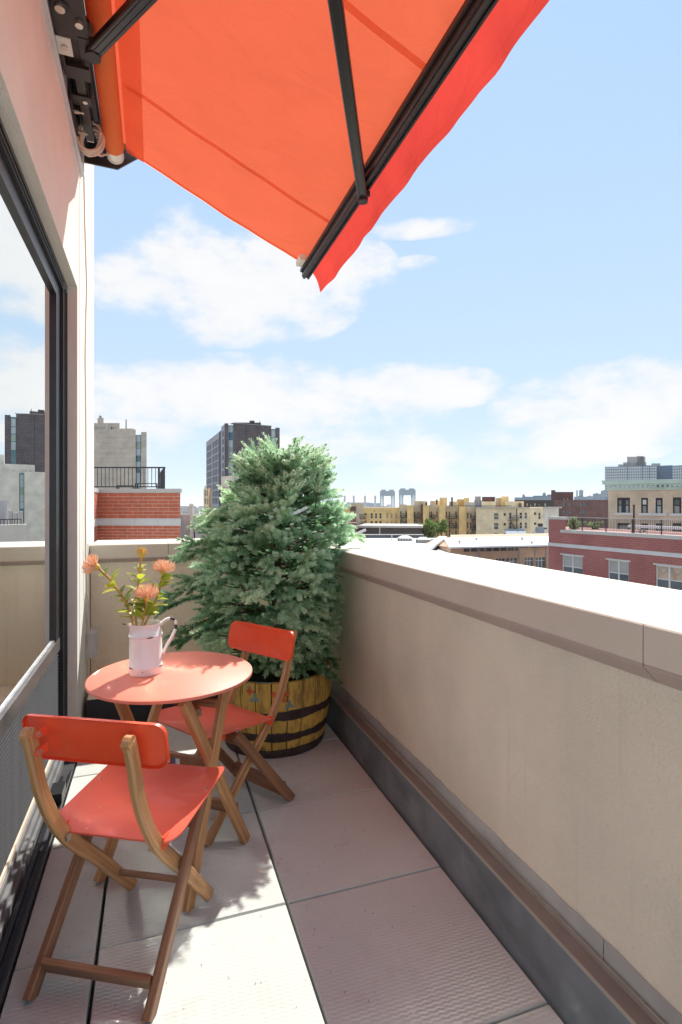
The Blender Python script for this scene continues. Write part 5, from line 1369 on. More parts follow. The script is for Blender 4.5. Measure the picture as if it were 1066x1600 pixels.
# ---- yellow and buff apartment house
ap = thing('apartment_block', 'long yellow and buff brick apartment block with black fire escapes', 'building', (*plan(700, 120), GZ))
def seg(u0, u1, v, mt, d, depth, wins=(), d1=None, glass='black_window'):
    w = Wall(u0, d, u1, d1 or d); hs_ = [hole(w, *x[:4]) for x in wins]
    w.mass(GZ, zat(v, d), depth, hs_, .22).build('wall', mt, ap)
    for h, x in zip(hs_, wins):
        f = pane(w, h, x[4] if len(x) > 4 else glass, ap, -.18)
        if (x[3] - x[1]) > 6:
            b = MB(); zm = (h[2] + h[3])/2; w.rect(b, h[0] + .002, h[1] - .002, zm - .05, zm + .05, -.175, -.12); w.rect(b, h[0] - .08, h[1] + .08, h[2] - .16, h[2] - .002, -.1, .07); b.build('sash', 'sill_stone' if len(x) > 4 else 'window_white', f)
    return w
def escape(w, u0, u1, v, stair=True):
    a0, z = w.at(u0, v); a1, _ = w.at(u1, v); m = MB()
    w.rect(m, a0, a1, z - .10, z, .0, 1.0)
    for zz in (.45, .95): w.rect(m, a0, a1, z + zz - .03, z + zz + .03, .96, 1.0)
    for k in range(9): a = a0 + (a1 - a0)*k/8; w.rect(m, a - .025, a + .025, z, z + .95, .96, 1.0)
    if stair:
        m.bar(w.P(a0 + .2, z, .5), w.P(a1 - .3, z - 2.6, .5), .35, .07)
    o = m.build('fire_escape', 'rail_black', ap); o['kind'] = 'stuff'
Y = 'yellow_brick'; Bf = 'buff_brick'
dA = 135.0
w = seg(533, 568, 793.5, Y, dA, 12, [(541.5, 804, 544.5, 809)])
seg(546, 568.3, 786.2, Bf, dA - .6, 6); seg(547.3, 556, 791.4, 'brown_brick', dA - 1.6, .9, d1=dA - 1.6)
wn_ = []
for u in (579.5, 586.3, 593.2, 603.8, 610.6, 617.4):
    for v in (802.2, 814.2): wn_.append((u, v, u + 3.1, v + 7.4, 'pane_peach' if (u > 600) else 'pane_dark'))
wn_ += [(570, 802, 573.4, 804.2), (570, 813.6, 573, 816), (584.6, 797.6, 586.2, 799.2)]
w = seg(568.4, 624, 793.3, Y, dA, 12, wn_)
for v in (809.5, 821): escape(w, 562, 572, v, v < 815)
w = Wall(564, dA - .05, 569, dA - .05)
for v in (802, 814):
    h = hole(w, 565, v, 568, v + 8); w.rect(MB(), h[0], h[1], h[2], h[3], .0, .05).build('window', 'black_window', ap)
# stepped bays: buff recesses and yellow piers
for (u0, u1, v, mt, d, wins, esc) in (
    (624.1, 636.3, 788, Bf, 133, [(625.6, 799, 627.6, 808), (634, 799, 635.8, 808), (625.6, 811.6, 627.6, 820), (634, 811.6, 635.8, 820)], [(625, 635.6, 808), (625, 635.6, 820.3)]),
    (636.4, 646.2, 789.5, Y, 130, [], []),
    (646.3, 658.0, 782.5, Bf, 132.5, [(647, 800, 648.6, 808), (653, 800.2, 654.4, 802.6), (647, 812, 648.6, 820)], [(646.6, 657, 808.6)]),
    (658.1, 661.0, 788, 'brown_brick', 130.5, [], []),
    (661.1, 670.0, 789.5, Y, 129, [], []),
    (670.1, 686.0, 788.5, Bf, 131, [(670.8, 800, 672, 809), (673.4, 799.5, 675.2, 808.5), (682, 799.5, 684, 808), (673.4, 813, 675.2, 817), (670.8, 813, 672, 822), (682, 813.5, 684, 822)], [(671, 679.6, 809.4), (681, 686, 824.5)]),
    (686.1, 695.8, 790.5, Y, 127, [], []),
    (695.9, 717.4, 791, Bf, 129, [(697.2, 799.6, 699, 809), (701.4, 799.6, 703.4, 809), (711.8, 799.6, 713.8, 809), (697.2, 814.4, 699, 823.4), (701.4, 814.4, 703.4, 823.4), (711.8, 814.4, 713.8, 823), (697.2, 828.4, 699, 838), (701.4, 828.4, 703.4, 838), (711.8, 829, 713.8, 836)], [(699, 714.4, 809.6), (699, 714.4, 824.2)]),
    (717.5, 728.6, 791.6, Y, 124, [], []),
    (728.7, 744.0, 791.8, Bf, 126, [(730, 801, 732, 809.8), (735, 802.8, 737, 810), (742, 801, 743.6, 809), (730, 816, 732, 825), (735, 816.5, 737, 826), (742, 816, 743.6, 824.6), (730, 831, 732, 840), (735, 832, 737, 840)], [(735.6, 744, 812), (735.6, 744, 827)])):
    w = seg(u0, u1, v, mt, d, 12, wins)
    for e in esc: escape(w, *e)
D = 120.0
wn_ = []
for v in (801.8, 817.2, 833.2): wn_ += [(772.2, v, 779, v + 9.6, 'pane_grey'), (787, v, 790.6, v + 4.0)]
for v in (801, 816.4):
    for u in (795.8, 812.2, 820.0): wn_.append((u, v, u + 3.6, v + 9.2, 'pane_grey' if u > 818 else 'pane_dark'))
w = seg(744.1, 828, 792.6, Bf, D, 14, wn_)
w.rect(MB(), 0, w.len, zat(794.2, D), zat(792.4, D), .0, .3).build('cornice', 'pale_stone', ap)
a0 = w.at(828, 800)[0]
for v in (812.2, 826.6): escape(w, 794.6, 808.6, v)
b = MB(); b.bar(w.P(w.at(805.5, 795)[0], zat(795, D), .8), w.P(w.at(806, 826)[0], zat(828, D), .8), .4, .1); b.build('fire_ladder', 'rail_black', ap)
w = seg(828.1, 849, 792.8, Bf, D + .5, 14, [(834.6, 800.6, 838.4, 804.4), (841.6, 801.2, 845, 811), (834.6, 816.4, 838.4, 820)], D + 4)
w = seg(849.1, 873.2, 793.0, 'cream_brick', D + 4, 14, [], D + 6)
w.rect(MB(), -.2, w.len + .5, zat(794, D + 4), zat(791.8, D + 4), .0, .5).build('cornice', 'pale_stone', ap)
# roof houses
for (u0, u1, v, mt, d) in ((652.5, 668, 783, Bf, 137), (672, 687, 782.4, Bf, 136), (687, 698.6, 777.4, Y, 132), (681.5, 684, 780.4, 'dark_wall', 131.5), (702, 716, 783.6, Bf, 133), (713.8, 726, 780, Y, 134), (725, 733.4, 777.6, Y, 132), (726.4, 742, 784.6, 'pale_stone', 130), (705, 707.8, 777, 'dark_wall', 131), (741, 753, 781.4, 'tower_grey', 131), (753.2, 774, 783.6, Bf, 130), (753.4, 773.6, 776.2, 'brown_brick', 136), (774.2, 784, 777.8, Bf, 133), (783.4, 795, 775.6, Y, 131), (789, 818.6, 783.2, Bf, 130), (811, 815, 786.2, 'brown_brick', 129.5), (742, 751.4, 775.6, 'pale_stone', 140), (665, 668, 785, 'dark_wall', 131.4)):
    block('roof_house', mt, ap, u0, u1, v, d, 3)
b = MB(); w = Wall(700, 128.4, 800, 122)
w.rect(b, 0, w.len, zat(790.4, 125), zat(790.0, 125), 0, .06)
for k in range(40): w.rect(b, w.len*k/40, w.len*k/40 + .05, zat(793.5, 125), zat(790.4, 125), 0, .05)
o = b.build('roof_rail', 'rail_black', ap); o['kind'] = 'stuff'
for (u0, u1, v0, v1, nm) in ((792.0, 826.4, 827.6, 835.6, 'dark'),):
    aw_ = thing('shed_roof', 'slate grey lean-to roof at the foot of the buff apartment wall', 'shed', (*plan(810, 113), GZ))
    wq = Wall(u0, 113, u1, 113); a = [wq.at(u0 + 3, v0), wq.at(u1, v0), wq.at(u1 - 2.5, v1), wq.at(u0, v1)]
    vs = [wq.P(*a[0], -3), wq.P(*a[1], -3), wq.P(*a[2], 0), wq.P(*a[3], 0)]
    MB().extrude(vs, (0, 0, -.15)).build('roof', 'far_grey', aw_)
    for k in range(7): wq.rect(MB(), .3 + k*(wq.len - .8)/6, .42 + k*(wq.len - .8)/6, GZ, a[3][1] - .16, -.3, -.18).build('post', 'window_white', aw_)
cw = thing('roof_cowl', 'black sheet metal duct with a round cowl near the apartment corner', 'duct', (*plan(845, 108), GZ))
wq = Wall(834, 108, 860, 108)
P = [wq.at(*x) for x in ((835, 836.5), (836, 832), (839, 831.5), (841, 823.6), (850, 823.6), (851.4, 838), (835, 838))]
MB().extrude([wq.P(a, z, 0) for a, z in P], wq.n*(-1.2)).build('duct', 'far_grey', cw)
p = wq.at(846.2, 820.4); c = wq.P(p[0], p[1], -.5); MB().tube([c - wq.t*.45, c + wq.t*.35], [.36, .36], 12).build('cowl', 'dark_wall', cw, True)
wq.rect(MB(), wq.at(850, 826)[0], wq.at(856, 826)[0], wq.at(850, 827)[1], wq.at(850, 824.6)[1], -.6, -.4).build('pipe', 'dark_wall', cw)

# ---- low dark roofs and the white roof with skylights
db = thing('dark_shed', 'long low dark brown shed with a pale roof edge in front of the yellow flats', 'building', (*plan(610, 95), GZ))
w = Wall(548, 95, 659, 93); w.mass(GZ, zat(824.6, 94), 10).build('wall', 'dark_wall', db)
w.rect(MB(), w.at(560, 822)[0], w.len + .2, zat(824.5, 94), zat(821.2, 94), -10, .2).build('roof_edge', 'pale_stone', db)
w2_ = Wall(527, 94, 558, 90); w2_.mass(GZ, zat(817, 92), 4).build('gable_wall', 'brown_brick', db)
sp_ = thing('standpipe', 'pale upright roof pipe standing before the dark shed', 'pipe', (*plan(593.6, 88), GZ)); p = plan(593.6, 88)
MB().tube([(p[0], p[1], GZ), (p[0], p[1], zat(823.4, 88))], .075, 8).build('pipe', 'pale_stone', sp_); MB().tube([(p[0], p[1], zat(823.6, 88)), (p[0], p[1], zat(822.4, 88))], .14, 8).build('cap', 'pale_stone', sp_)
wr = thing('white_roof_building', 'flat white coated roof with a grey upstand beyond the parapet', 'building', (*plan(620, 60), GZ))
d0, d1 = 78.0, 40.0; zr_ = zat(840.6, d0)
pl = [plan(545, d0), plan(700, d0), plan(705, 44), plan(560, 30)]
MB().prism(pl, GZ, zr_).build('white_roof', 'white_roof', wr)
w = Wall(560, d0, 662, d0); w.mass(zr_ - 1, zat(836, d0), .6).build('upstand', 'tar_roof', wr); w.rect(MB(), 0, w.len, zat(835.9, d0), zat(835.0, d0), -.6, .1).build('coping', 'pale_stone', wr)
rp = thing('roof_pipe', 'stub of grey pipe on the white roof', 'pipe', (*plan(612.4, 72), zr_)); p = plan(612.4, 72); MB().tube([(p[0], p[1], zr_), (p[0], p[1], zat(835.2, 72))], .085, 8).build('pipe', 'grey_render', rp)
def skylight(u0, u1, v0, v1, label):
    vb = v1; d = (zr_ - EYE)/(-(vb - V0)/F_PX); t = thing('skylight', label, 'skylight', (*plan((u0 + u1)/2, d), zr_), group='skylights on the white roof')
    w = Wall(u0, d, u1, d); h = (v1 - v0)/F_PX*d; L_ = w.len; dep = L_*.8
    w.rect(MB(), 0, L_, zr_, zr_ + h*.55, -dep, 0).build('curb', 'tar_roof', t)
    for k in range(5): w.rect(MB(), L_*(k + .12)/5, L_*(k + .88)/5, zr_ + h*.08, zr_ + h*.48, .0, .02).build('pane', 'skylight_glass', t)
    vs = [w.P(-.05, zr_ + h*.551, .05), w.P(L_ + .05, zr_ + h*.551, .05), w.P(L_ + .05, zr_ + h*.551, -dep), w.P(-.05, zr_ + h*.551, -dep), w.P(L_*.25, zr_ + h, -dep*.35), w.P(L_*.75, zr_ + h, -dep*.35), w.P(L_*.75, zr_ + h, -dep*.65), w.P(L_*.25, zr_ + h, -dep*.65)]
    MB().add(vs, [(0, 1, 5, 4), (1, 2, 6, 5), (2, 3, 7, 6), (3, 0, 4, 7), (4, 5, 6, 7), (3, 2, 1, 0)]).build('hip_glass', 'skylight_glass', t)
skylight(623, 644.8, 837.4, 845.4, 'brownish hipped skylight on the white roof, nearer the pipe stub')
skylight(652, 672.4, 839.6, 848.4, 'pale hipped skylight on the white roof beside the sloping coping')
bb_ = thing('roof_beam', 'white timber or metal beam end poking out behind the spruce', 'beam', (*plan(562, 7), 0))
MB().bar(atd(548, 838, 7.0), atd(572, 827.6, 7.0), .06, .03).build('beam', 'strip_metal', bb_)

def leaf_tree(label, u, v_top, v_bot, half, d, n, seed, leaf_=.22, grp=None, zbase=GZ):
    rr = random.Random(seed); p = plan(u, d); zt_ = zat(v_top, d); zb_ = zat(v_bot, d); t = thing('street_tree', label, 'tree', (p[0], p[1], zbase), group=grp)
    MB().tube([(p[0], p[1], zbase), (p[0] + .1, p[1], (zbase + zb_)/2), (p[0], p[1], zt_ - (zt_ - zb_)*.3)], [.22, .17, .05], 8).build('trunk', 'bark', t)
    R_ = half/F_PX*d; cz = (zt_ + zb_)/2; hz_ = (zt_ - zb_)/2; cl_ = [(rr.gauss(0, .45)*R_, rr.gauss(0, .4)*R_, cz + rr.uniform(-.75, .75)*hz_, rr.uniform(.25, .45)*min(R_, hz_*1.3)) for _ in range(16)]
    m = MB()
    for c in cl_[:8]: m.tube([(p[0], p[1], zb_ - hz_*.3), (p[0] + c[0]*.6, p[1] + c[1]*.6, (c[2] + zb_)/2), (p[0] + c[0], p[1] + c[1], c[2])], [.08, .05, .02], 5)
    m.build('limbs', 'bark', t)
    m = MB()
    for k in range(n):
        c = cl_[k % len(cl_)]; q = Vector((rr.gauss(0, 1), rr.gauss(0, 1), rr.gauss(0, 1))).normalized()*c[3]*rr.random()**.4
        o = Vector((p[0] + c[0], p[1] + c[1], c[2])) + q
        a = Vector((rr.uniform(-1, 1), rr.uniform(-1, 1), rr.uniform(-1, 1))).normalized(); b = a.cross(Vector((rr.uniform(-1, 1), rr.uniform(-1, 1), rr.uniform(-1, 1)))).normalized(); s_ = leaf_*rr.uniform(.6, 1.2)
        m.add([o - a*s_, o + b*s_*.6, o + a*s_, o - b*s_*.6], [(0, 1, 2, 3)], None, rr.random())
    o = m.build('crown', 'tree_leaf' if leaf_ > .1 else 'shrub_leaf', t); o['kind'] = 'stuff'
leaf_tree('leafy yellow green tree in front of the yellow apartment piers', 672, 812, 841, 19, 100, 2200, 3, .26)
leaf_tree('small sparse tree close to the yellow pier, right of the leafy one', 690, 814, 834, 8, 104, 500, 8, .26)

# ---- orange brick hall with a white pitched roof
oh = thing('brick_hall', 'long low orange brick hall with a white pitched roof and ribbon windows', 'building', (*plan(780, 60), GZ))
dF, dB = 55.0, 75.0
wF = Wall(704, 53, 862, 56); zE = zat(853.2, 54); zRg = zat(840.2, 66)
wn_ = []
aa = [wF.at(u, 858)[0] for u in (724, 735.5, 747, 758.5, 770, 781.5, 793, 804.5, 810.5)]
hs_ = [(a + .05, b - .05, zat(861.6, 54), zat(855.0, 54)) for a, b in zip(aa[:-1], aa[1:])]
hs_ += [(wF.at(u, 858)[0] + .05, wF.at(u + 14.6, 858)[0] - .05, zat(857.4, 54), zat(853.9, 54)) for u in (811.6, 827.4, 842)]
lo = [(775, 789, ), (791.4, 808.4), (820, 833.6), (836.8, 852.6)]
hs2 = [(wF.at(a, 880)[0], wF.at(b, 880)[0], zat(890, 54), zat(873.4, 54)) for a, b in lo]
wF.mass(GZ, zE, 20, hs_ + hs2, .2).build('wall', 'orange_brick', oh)
for h in hs_: pane(wF, h, 'pane_grey', oh)
for h in hs2:
    f = pane(wF, h, 'pane_grey', oh); b = MB()
    for k in (1, 2): a = h[0] + (h[1] - h[0])*k/3; wF.rect(b, a - .03, a + .03, h[2], h[3] - .003, -.155, -.10)
    wF.rect(b, h[0], h[1], h[3] - .35, h[3] - .29, -.154, -.101); b.build('mullions', 'window_white', f)
for u in (749, 811, 836.2, 853.4): a = wF.at(u, 865)[0]; wF.rect(MB(), a - .05, a + .05, GZ, zE - .3, .0, .06).build('downpipe', 'tower_grey', oh)
# roof slab from the eave up to the ridge
n0 = wF.n; e0, e1 = wF.P(-.3, zE + .02, .35), wF.P(wF.len + .3, zE + .02, .35)
wR = Wall(692.6, 66, 866, 69); r0, r1 = wR.P(0, zRg, 0), wR.P(wR.len, zRg, 0)
MB().extrude([e0, e1, r1, r0], (0, 0, -.16)).build('roof', 'white_roof', oh)
back0, back1 = r0 - n0*12 + Vector((0, 0, -1.2)), r1 - n0*12 + Vector((0, 0, -1.2))
MB().extrude([r0 + Vector((0, 0, -.001)), r1 + Vector((0, 0, -.001)), back1, back0], (0, 0, -.16)).build('roof', 'white_roof', oh)
g0 = wF.P(0, zE - .02, 0)
gz = MB(); gz.extrude([Vector((g0.x, g0.y, GZ)), g0, r0 + Vector((0, 0, -.2)), back0 + Vector((0, 0, -.2)), Vector((back0.x, back0.y, GZ))], (.3, .1, 0)); gz.build('gable_wall', 'orange_brick', oh)
cop = MB(); pa = atd(664.5, 860, 50); 
cop.bar(atd(666, 858.4, 52), atd(692.4, 839.4, 65.5), .9, .25); cop.build('gable_coping', 'white_roof', oh)
MB().extrude([atd(668, 860.2, 52.2), atd(693, 841.6, 65.6), Vector((*plan(693, 65.6), GZ)), Vector((*plan(668, 52.2), GZ))], (.35, .2, 0)).build('gable_face', 'dark_wall', oh)
MB().extrude([atd(693.2, 842.2, 64), atd(720, 856.5, 54.2), Vector((*plan(720, 54.2), GZ)), Vector((*plan(693.2, 64), GZ))], (-.1, .3, 0)).build('gable_brick', 'orange_brick', oh)
for (u, v) in ((718, 847), (744.4, 842.8), (816, 841.8), (831, 848.4)):
    vt = thing('roof_vent', 'small dark vent on the white pitched roof, ' + {718: 'nearest the gable', 744.4: 'second from the gable', 816: 'near the ridge by the red house', 831: 'near the eave by the red house'}[u], 'vent', (*plan(u, 58), zE))
    d = 62 if v < 845 else 57; p = plan(u, d); z = zat(v + 1.6, d); MB().lathe([(.10, -.6), (.10, .15), (.2, .16), (.2, .26), (0, .34)], (p[0], p[1], z), 8).build('vent', 'grey_render', vt)

# ---- wine red brick house with white windows and its roof terrace
rb = thing('red_brick_house', 'wine red brick house with pale bands and white sash windows beyond the parapet', 'building', (*plan(960, 34), GZ))
dl, dr_ = 40.0, 30.0
w = Wall(857.2, dl, 1180, dr_*.905)
def wz(u, v): return w.at(u, v)
zc_ = w.at(877, 831)[1]; zb_t = w.at(857.2, 847.2)[1]; zb_b = w.at(857.2, 852.2)[1]
zb_t = (w.at(857.5, 847.2)[1] + w.at(1064, 865.6)[1])/2; zb_b = zb_t - .24
ztop = (w.at(878, 827)[1] + w.at(1064, 838)[1])/2
hs_ = []
for (u0, v0, u1, v1) in ((878.4, 866, 910.4, 900), (950, 874, 982.4, 915), (1024.6, 884, 1066.5, 930), (1112, 895, 1160, 945)):
    a, zt_ = w.at(u0, v0); b, _ = w.at(u1, v0); hs_.append((a, b, zt_ - 1.75, zt_))
zw = sum(h[3] for h in hs_[:3])/3; hs_ = [(h[0], h[1], zw - 1.75, zw) for h in hs_]
w.mass(GZ, ztop - .22, 9, hs_, .16).build('wall', 'wine_brick', rb)
w.rect(MB(), -.04, w.len, zb_b, zb_t, -.02, .03).build('stone_band', 'band_stone', rb)
a_p = w.at(884, 820)[0]; a_c = w.at(876.4, 826)[0]
zp = w.at(857.5, 807.2)[1]
w.mass(ztop - .22, zp - .19, .5, a1=a_p).build('corner_pier', 'wine_brick', rb)
w.rect(MB(), -.04, a_p + .03, zp - .19, zp, -.55, .05).build('pier_cap', 'pale_stone', rb)
w.rect(MB(), a_p + .001, w.len, ztop - .219, ztop, -.45, .06).build('coping', 'pale_stone', rb)
w.rect(MB(), a_c, a_p + .0, ztop - .218, ztop - .001, .001, .058).build('coping', 'pale_stone', rb)
w.rect(MB(), a_p + .8, w.len, ztop + .12, ztop + .30, -5.5, -5.2).build('terrace_kerb', 'white_roof', rb)
MB().extrude([w.P(.5, ztop - .25, -.5), w.P(w.len, ztop - .25, -.5), w.P(w.len, ztop - .25, -8.9), w.P(.5, ztop - .25, -8.9)], (0, 0, -.05)).build('terrace_deck', 'pale_stone', rb)
for i, h in enumerate(hs_):
    f = MB(); t_ = .05
    for a0, a1 in ((h[0], h[0] + .06), (h[1] - .06, h[1]), ((h[0] + h[1])/2 - .05, (h[0] + h[1])/2 + .05)): w.rect(f, a0, a1, h[2], h[3], -.13, -.06)
    w.rect(f, h[0] + .061, h[1] - .061, h[3] - .06, h[3], -.129, -.061); w.rect(f, h[0] + .061, h[1] - .061, h[2], h[2] + .05, -.129, -.061)
    zm = h[3] - .80; w.rect(f, h[0] + .061, h[1] - .061, zm - .03, zm + .03, -.128, -.062)
    fo = f.build('window', 'window_white', rb)
    mid = (h[0] + h[1])/2
    for a0, a1 in ((h[0] + .062, mid - .051), (mid + .051, h[1] - .062)):
        w.rect(MB(), a0, a1, zm + .031, h[3] - .061, -.12, -.10).build('blind', 'pane_peach' if i == 2 else 'pane_blind', fo)
        w.rect(MB(), a0, a1, h[2] + .051, zm - .031, -.12, -.10).build('pane', 'pane_grey', fo)
    if i == 2:
        for a0, a1 in ((h[0] + .062, mid - .051), (mid + .051, h[1] - .062)):
            m = MB(); pts = [w.P(a0 + (a1 - a0)*k/10, h[3] - .10 - .34*math.sin(math.pi*k/10), -.085) for k in range(11)]; m.tube(pts, .028, 5); m.build('curtain_swag', 'pane_blind', fo)
    w.rect(MB(), h[0] - .14, h[1] + .14, h[3] + .002, h[3] + .09, -.02, .03).build('lintel', 'band_stone', rb)
rr_ = thing('terrace_railing', 'long black picket railing on the red house roof terrace', 'railing', (*plan(980, 34), ztop))
zr1 = (w.at(900, 809.4)[1] + w.at(1064, 811)[1])/2; zr1 = max(zr1, ztop + .85)
w.rect(MB(), a_p + .02, w.len, zr1 - .035, zr1, -.30, -.26).build('top_rail', 'grey_render', rr_)
w.rect(MB(), a_p + .02, w.len, ztop + .09, ztop + .115, -.29, -.27).build('bottom_rail', 'rail_black', rr_)
n_ = int((w.len - a_p)/.115)
for k in range(min(n_, 150)):
    a = a_p + .06 + .115*k; post = k % 17 == 10
    if post: w.rect(MB(), a - .03, a + .03, ztop + .001, zr1 - .036, -.305, -.255).build('post', 'rail_black', rr_)
    else: w.rect(MB(), a - .008, a + .008, ztop + .116, zr1 - .036, -.288, -.272).build('picket', 'rail_black', rr_)
fp = thing('flue_pipe', 'thick dark flue pipe standing on the red house roof terrace', 'pipe', (*plan(990.6, 37), ztop)); p = plan(990.6, 37)
MB().tube([(p[0], p[1], ztop - .3), (p[0], p[1], zat(790.4, 37))], .062, 10).build('pipe', 'dark_wall', fp, True); MB().tube([(p[0], p[1], zat(790.6, 37)), (p[0], p[1], zat(788.6, 37))], .085, 10).build('cap', 'dark_wall', fp, True)
# bicycle leaning behind the railing
bk_ = thing('bicycle', 'bicycle parked behind the picket railing beside the dark flue pipe', 'bicycle', (*plan(1002, 35.5), ztop - .25))
wb = Wall(994, 35.6, 1012, 35.0); zg = ztop - .2; S_ = wb.len/1.75
def bp_(a, z): return wb.P(a*S_, zg + z*S_*1.0, 0)
for c in ((.35, .34), (1.42, .34)):
    ring = [bp_(c[0] + .33*math.cos(2*math.pi*k/24), c[1] + .33*math.sin(2*math.pi*k/24)) for k in range(25)]
    wh = MB().tube(ring, .02, 5, False).build('wheel', 'rail_black', bk_); sp2 = MB()
    for k in range(8): sp2.tube([bp_(*c), bp_(c[0] + .32*math.cos(math.pi*k/4), c[1] + .32*math.sin(math.pi*k/4))], .004, 3)
    sp2.build('spokes', 'strip_metal', wh)
fr_ = MB()
for a, b in (((.35, .34), (.78, .32)), ((.78, .32), (.62, .86)), ((.35, .34), (.66, .74)), ((.66, .74), (1.24, .80)), ((.78, .32), (1.24, .74)), ((1.42, .34), (1.22, .92))): fr_.tube([bp_(*a), bp_(*b)], .022, 6)
fr_.build('frame', 'steel_blue', bk_)
MB().tube([bp_(.52, .90), bp_(.74, .90)], [.04, .03], 6).build('saddle', 'rail_black', bk_); MB().tube([bp_(1.22, .92), bp_(1.30, 1.02), bp_(1.22, 1.06)], .016, 5).build('handlebar', 'rail_black', bk_)
leaf_tree('round pale green shrub at the pier end of the red house railing', 896, 809, 826, 11, 44, 1500, 21, .06, 'roof terrace shrubs', ztop - .3)
leaf_tree('low loose pale green shrub along the red house railing', 928, 815, 826, 18, 45, 1300, 22, .06, 'roof terrace shrubs', ztop - .3)

# ---- tan house with green cornice
th_ = thing('tan_cornice_house', 'tan brick house with arched windows under a green copper cornice', 'building', (*plan(1010, 62), GZ))
D = 62.0; w = Wall(950.6, D, 1190, D - 7)
def arch_hole(u0, v0, u1, v1): return hole(w, u0, v0, u1, v1)
wl5 = [(964.6, 777.6, 984.4, 801), (1002, 778, 1012.6, 801.4), (1024.6, 778, 1035.6, 801.8), (1051.6, 777.2, 1064.8, 802), (1086, 777, 1098, 802), (964.6, 817.4, 984.4, 842), (1002, 818, 1012.6, 842), (1024.6, 818, 1035.6, 842), (1051.6, 817.6, 1064.8, 842)]
hs_ = [arch_hole(*x) for x in wl5]; zt_ = w.at(951, 766.6)[1]
w.mass(GZ, zt_, 14, hs_, .3).build('wall', 'tan_brick', th_)
for i, h in enumerate(hs_):
    f = MB(); cx = (h[0] + h[1])/2; hw = (h[1] - h[0])/2; ar = hw*.32
    for a0, a1 in ((h[0], h[0] + .14), (h[1] - .14, h[1])): w.rect(f, a0, a1, h[2], h[3], -.22, -.10)
    # segmental head
    n = 8
    for k in range(n):
        a0 = h[0] + 2*hw*k/n; a1 = h[0] + 2*hw*(k+1)/n; zz = min(h[3] - ar*((abs((a0 + a1)/2 - cx)/hw)**2), h[3] - .02)
        w.rect(f, a0 + .0005, a1 - .0005, zz - .2, h[3] + .001, -.218, -.02)
    zm = (h[2] + h[3])/2; w.rect(f, h[0] + .141, h[1] - .141, zm - .05, zm + .05, -.219, -.12)
    if i == 0: w.rect(f, cx - .22, cx + .22, h[2], h[3] - .21, -.2185, -.11)
    fo = f.build('window', 'black_window', th_)
    w.rect(MB(), h[0] + .15, h[1] - .15, h[2] + .02, zm - .052, -.25, -.225).build('pane', 'pane_sky' if i in (0, 2) else 'pane_blind', fo)
    w.rect(MB(), h[0] + .15, h[1] - .15, zm + .052, h[3] - .05, -.25, -.225).build('pane', 'pane_grey' if i in (1, 3) else 'pane_blind', fo)
    w.rect(MB(), h[0] - .35, h[1] + .35, h[2] - .30, h[2] - .002, -.05, .16).build('sill', 'sill_stone', th_)
    if i == 1: w.rect(MB(), h[0] + .16, h[1] - .16, zm + .1, zm + .62, -.10, .15).build('air_conditioner', 'window_white', fo)
    b = MB()
    for k in range(11):
        t0, t1 = k/11, (k + 1)/11; a0 = h[0] - .12 + (2*hw + .24)*t0; a1 = h[0] - .12 + (2*hw + .24)*t1 - .02; z = h[3] + .05 - ar*(abs((t0 + t1) - 1)**2)
        w.rect(b, a0, a1, max(z, h[3] + .004), z + .42, -.01, .025)
    b.build('brick_arch', 'tan_brick', th_)
za, zb_, zc2, zd = zt_, zt_ + .30, zt_ + .72, zt_ + 1.12
w.rect(MB(), -.15, w.len, za, zb_, -.5, .25).build('frieze', 'copper_green', th_)
for k in range(46):
    a = -.05 + .46*k; w.rect(MB(), a, a + .22, zb_ + .002, zb_ + .30, .0, .60).build('dentil', 'copper_green', th_)
w.rect(MB(), -.3, w.len, zb_ + .301, zc2, -.5, .72).build('cornice', 'copper_green', th_)
w.rect(MB(), -.55, w.len, zc2 + .001, zd - .12, -.5, .98).build('cornice', 'copper_green', th_); w.rect(MB(), -.62, w.len, zd - .119, zd, -.5, 1.05).build('cornice_lip', 'copper_green', th_)

# ---- brown brick houses, far roofs and the big grey tower
bh = thing('brown_brick_house', 'dark brown brick house between the buff apartments and the tan cornice house', 'building', (*plan(900, 170), GZ))
D = 170.0; w = Wall(861, D - 6, 951, D); hs_ = [hole(w, u, v, u + 3.4, v + 4.6) for u in (880, 889.5, 906.8, 911.4) for v in (786, 798)]
w.mass(GZ, zat(781.2, D), 14, hs_).build('wall', 'brown_brick', bh)
for h in hs_: pane(w, h, 'pane_teal', bh)
block('front_wing', 'dark_wall', bh, 804, 866, 781.4, D - 20, 12); block('stair_tower', 'brown_brick', bh, 862, 896, 768.6, D + 6, 10); block('stair_tower', 'brown_brick', bh, 861.4, 868, 765.8, D + 7, 4)
for k, u in enumerate((823, 829, 835, 842, 851)): block('roof_post', 'far_stone', bh, u, u + (.9 if k % 2 else 2), 786.6 + (k % 2), D - 21, .3, z0=zat(790.6, D - 21))
for u in (880.6, 886): block('roof_window', 'pane_peach', bh, u, u + 2.2, 778.6, D + 5.8, .1, z0=zat(781, D + 5.8))
sk = thing('slate_roof_row', 'row of blue grey slate roofs with small turrets on the skyline', 'building', (*plan(835, 420), GZ))
for (u0, u1, v) in ((804, 828, 777.2), (816, 862, 776), (833, 858, 774.4), (855, 862, 772.6), (816.4, 820.4, 773.2), (848, 853, 770.6), (817.6, 819, 771.8), (849.6, 851.4, 769)): block('roof', 'far_grey', sk, u0, u1, v, 420 + u0*.05, 20)
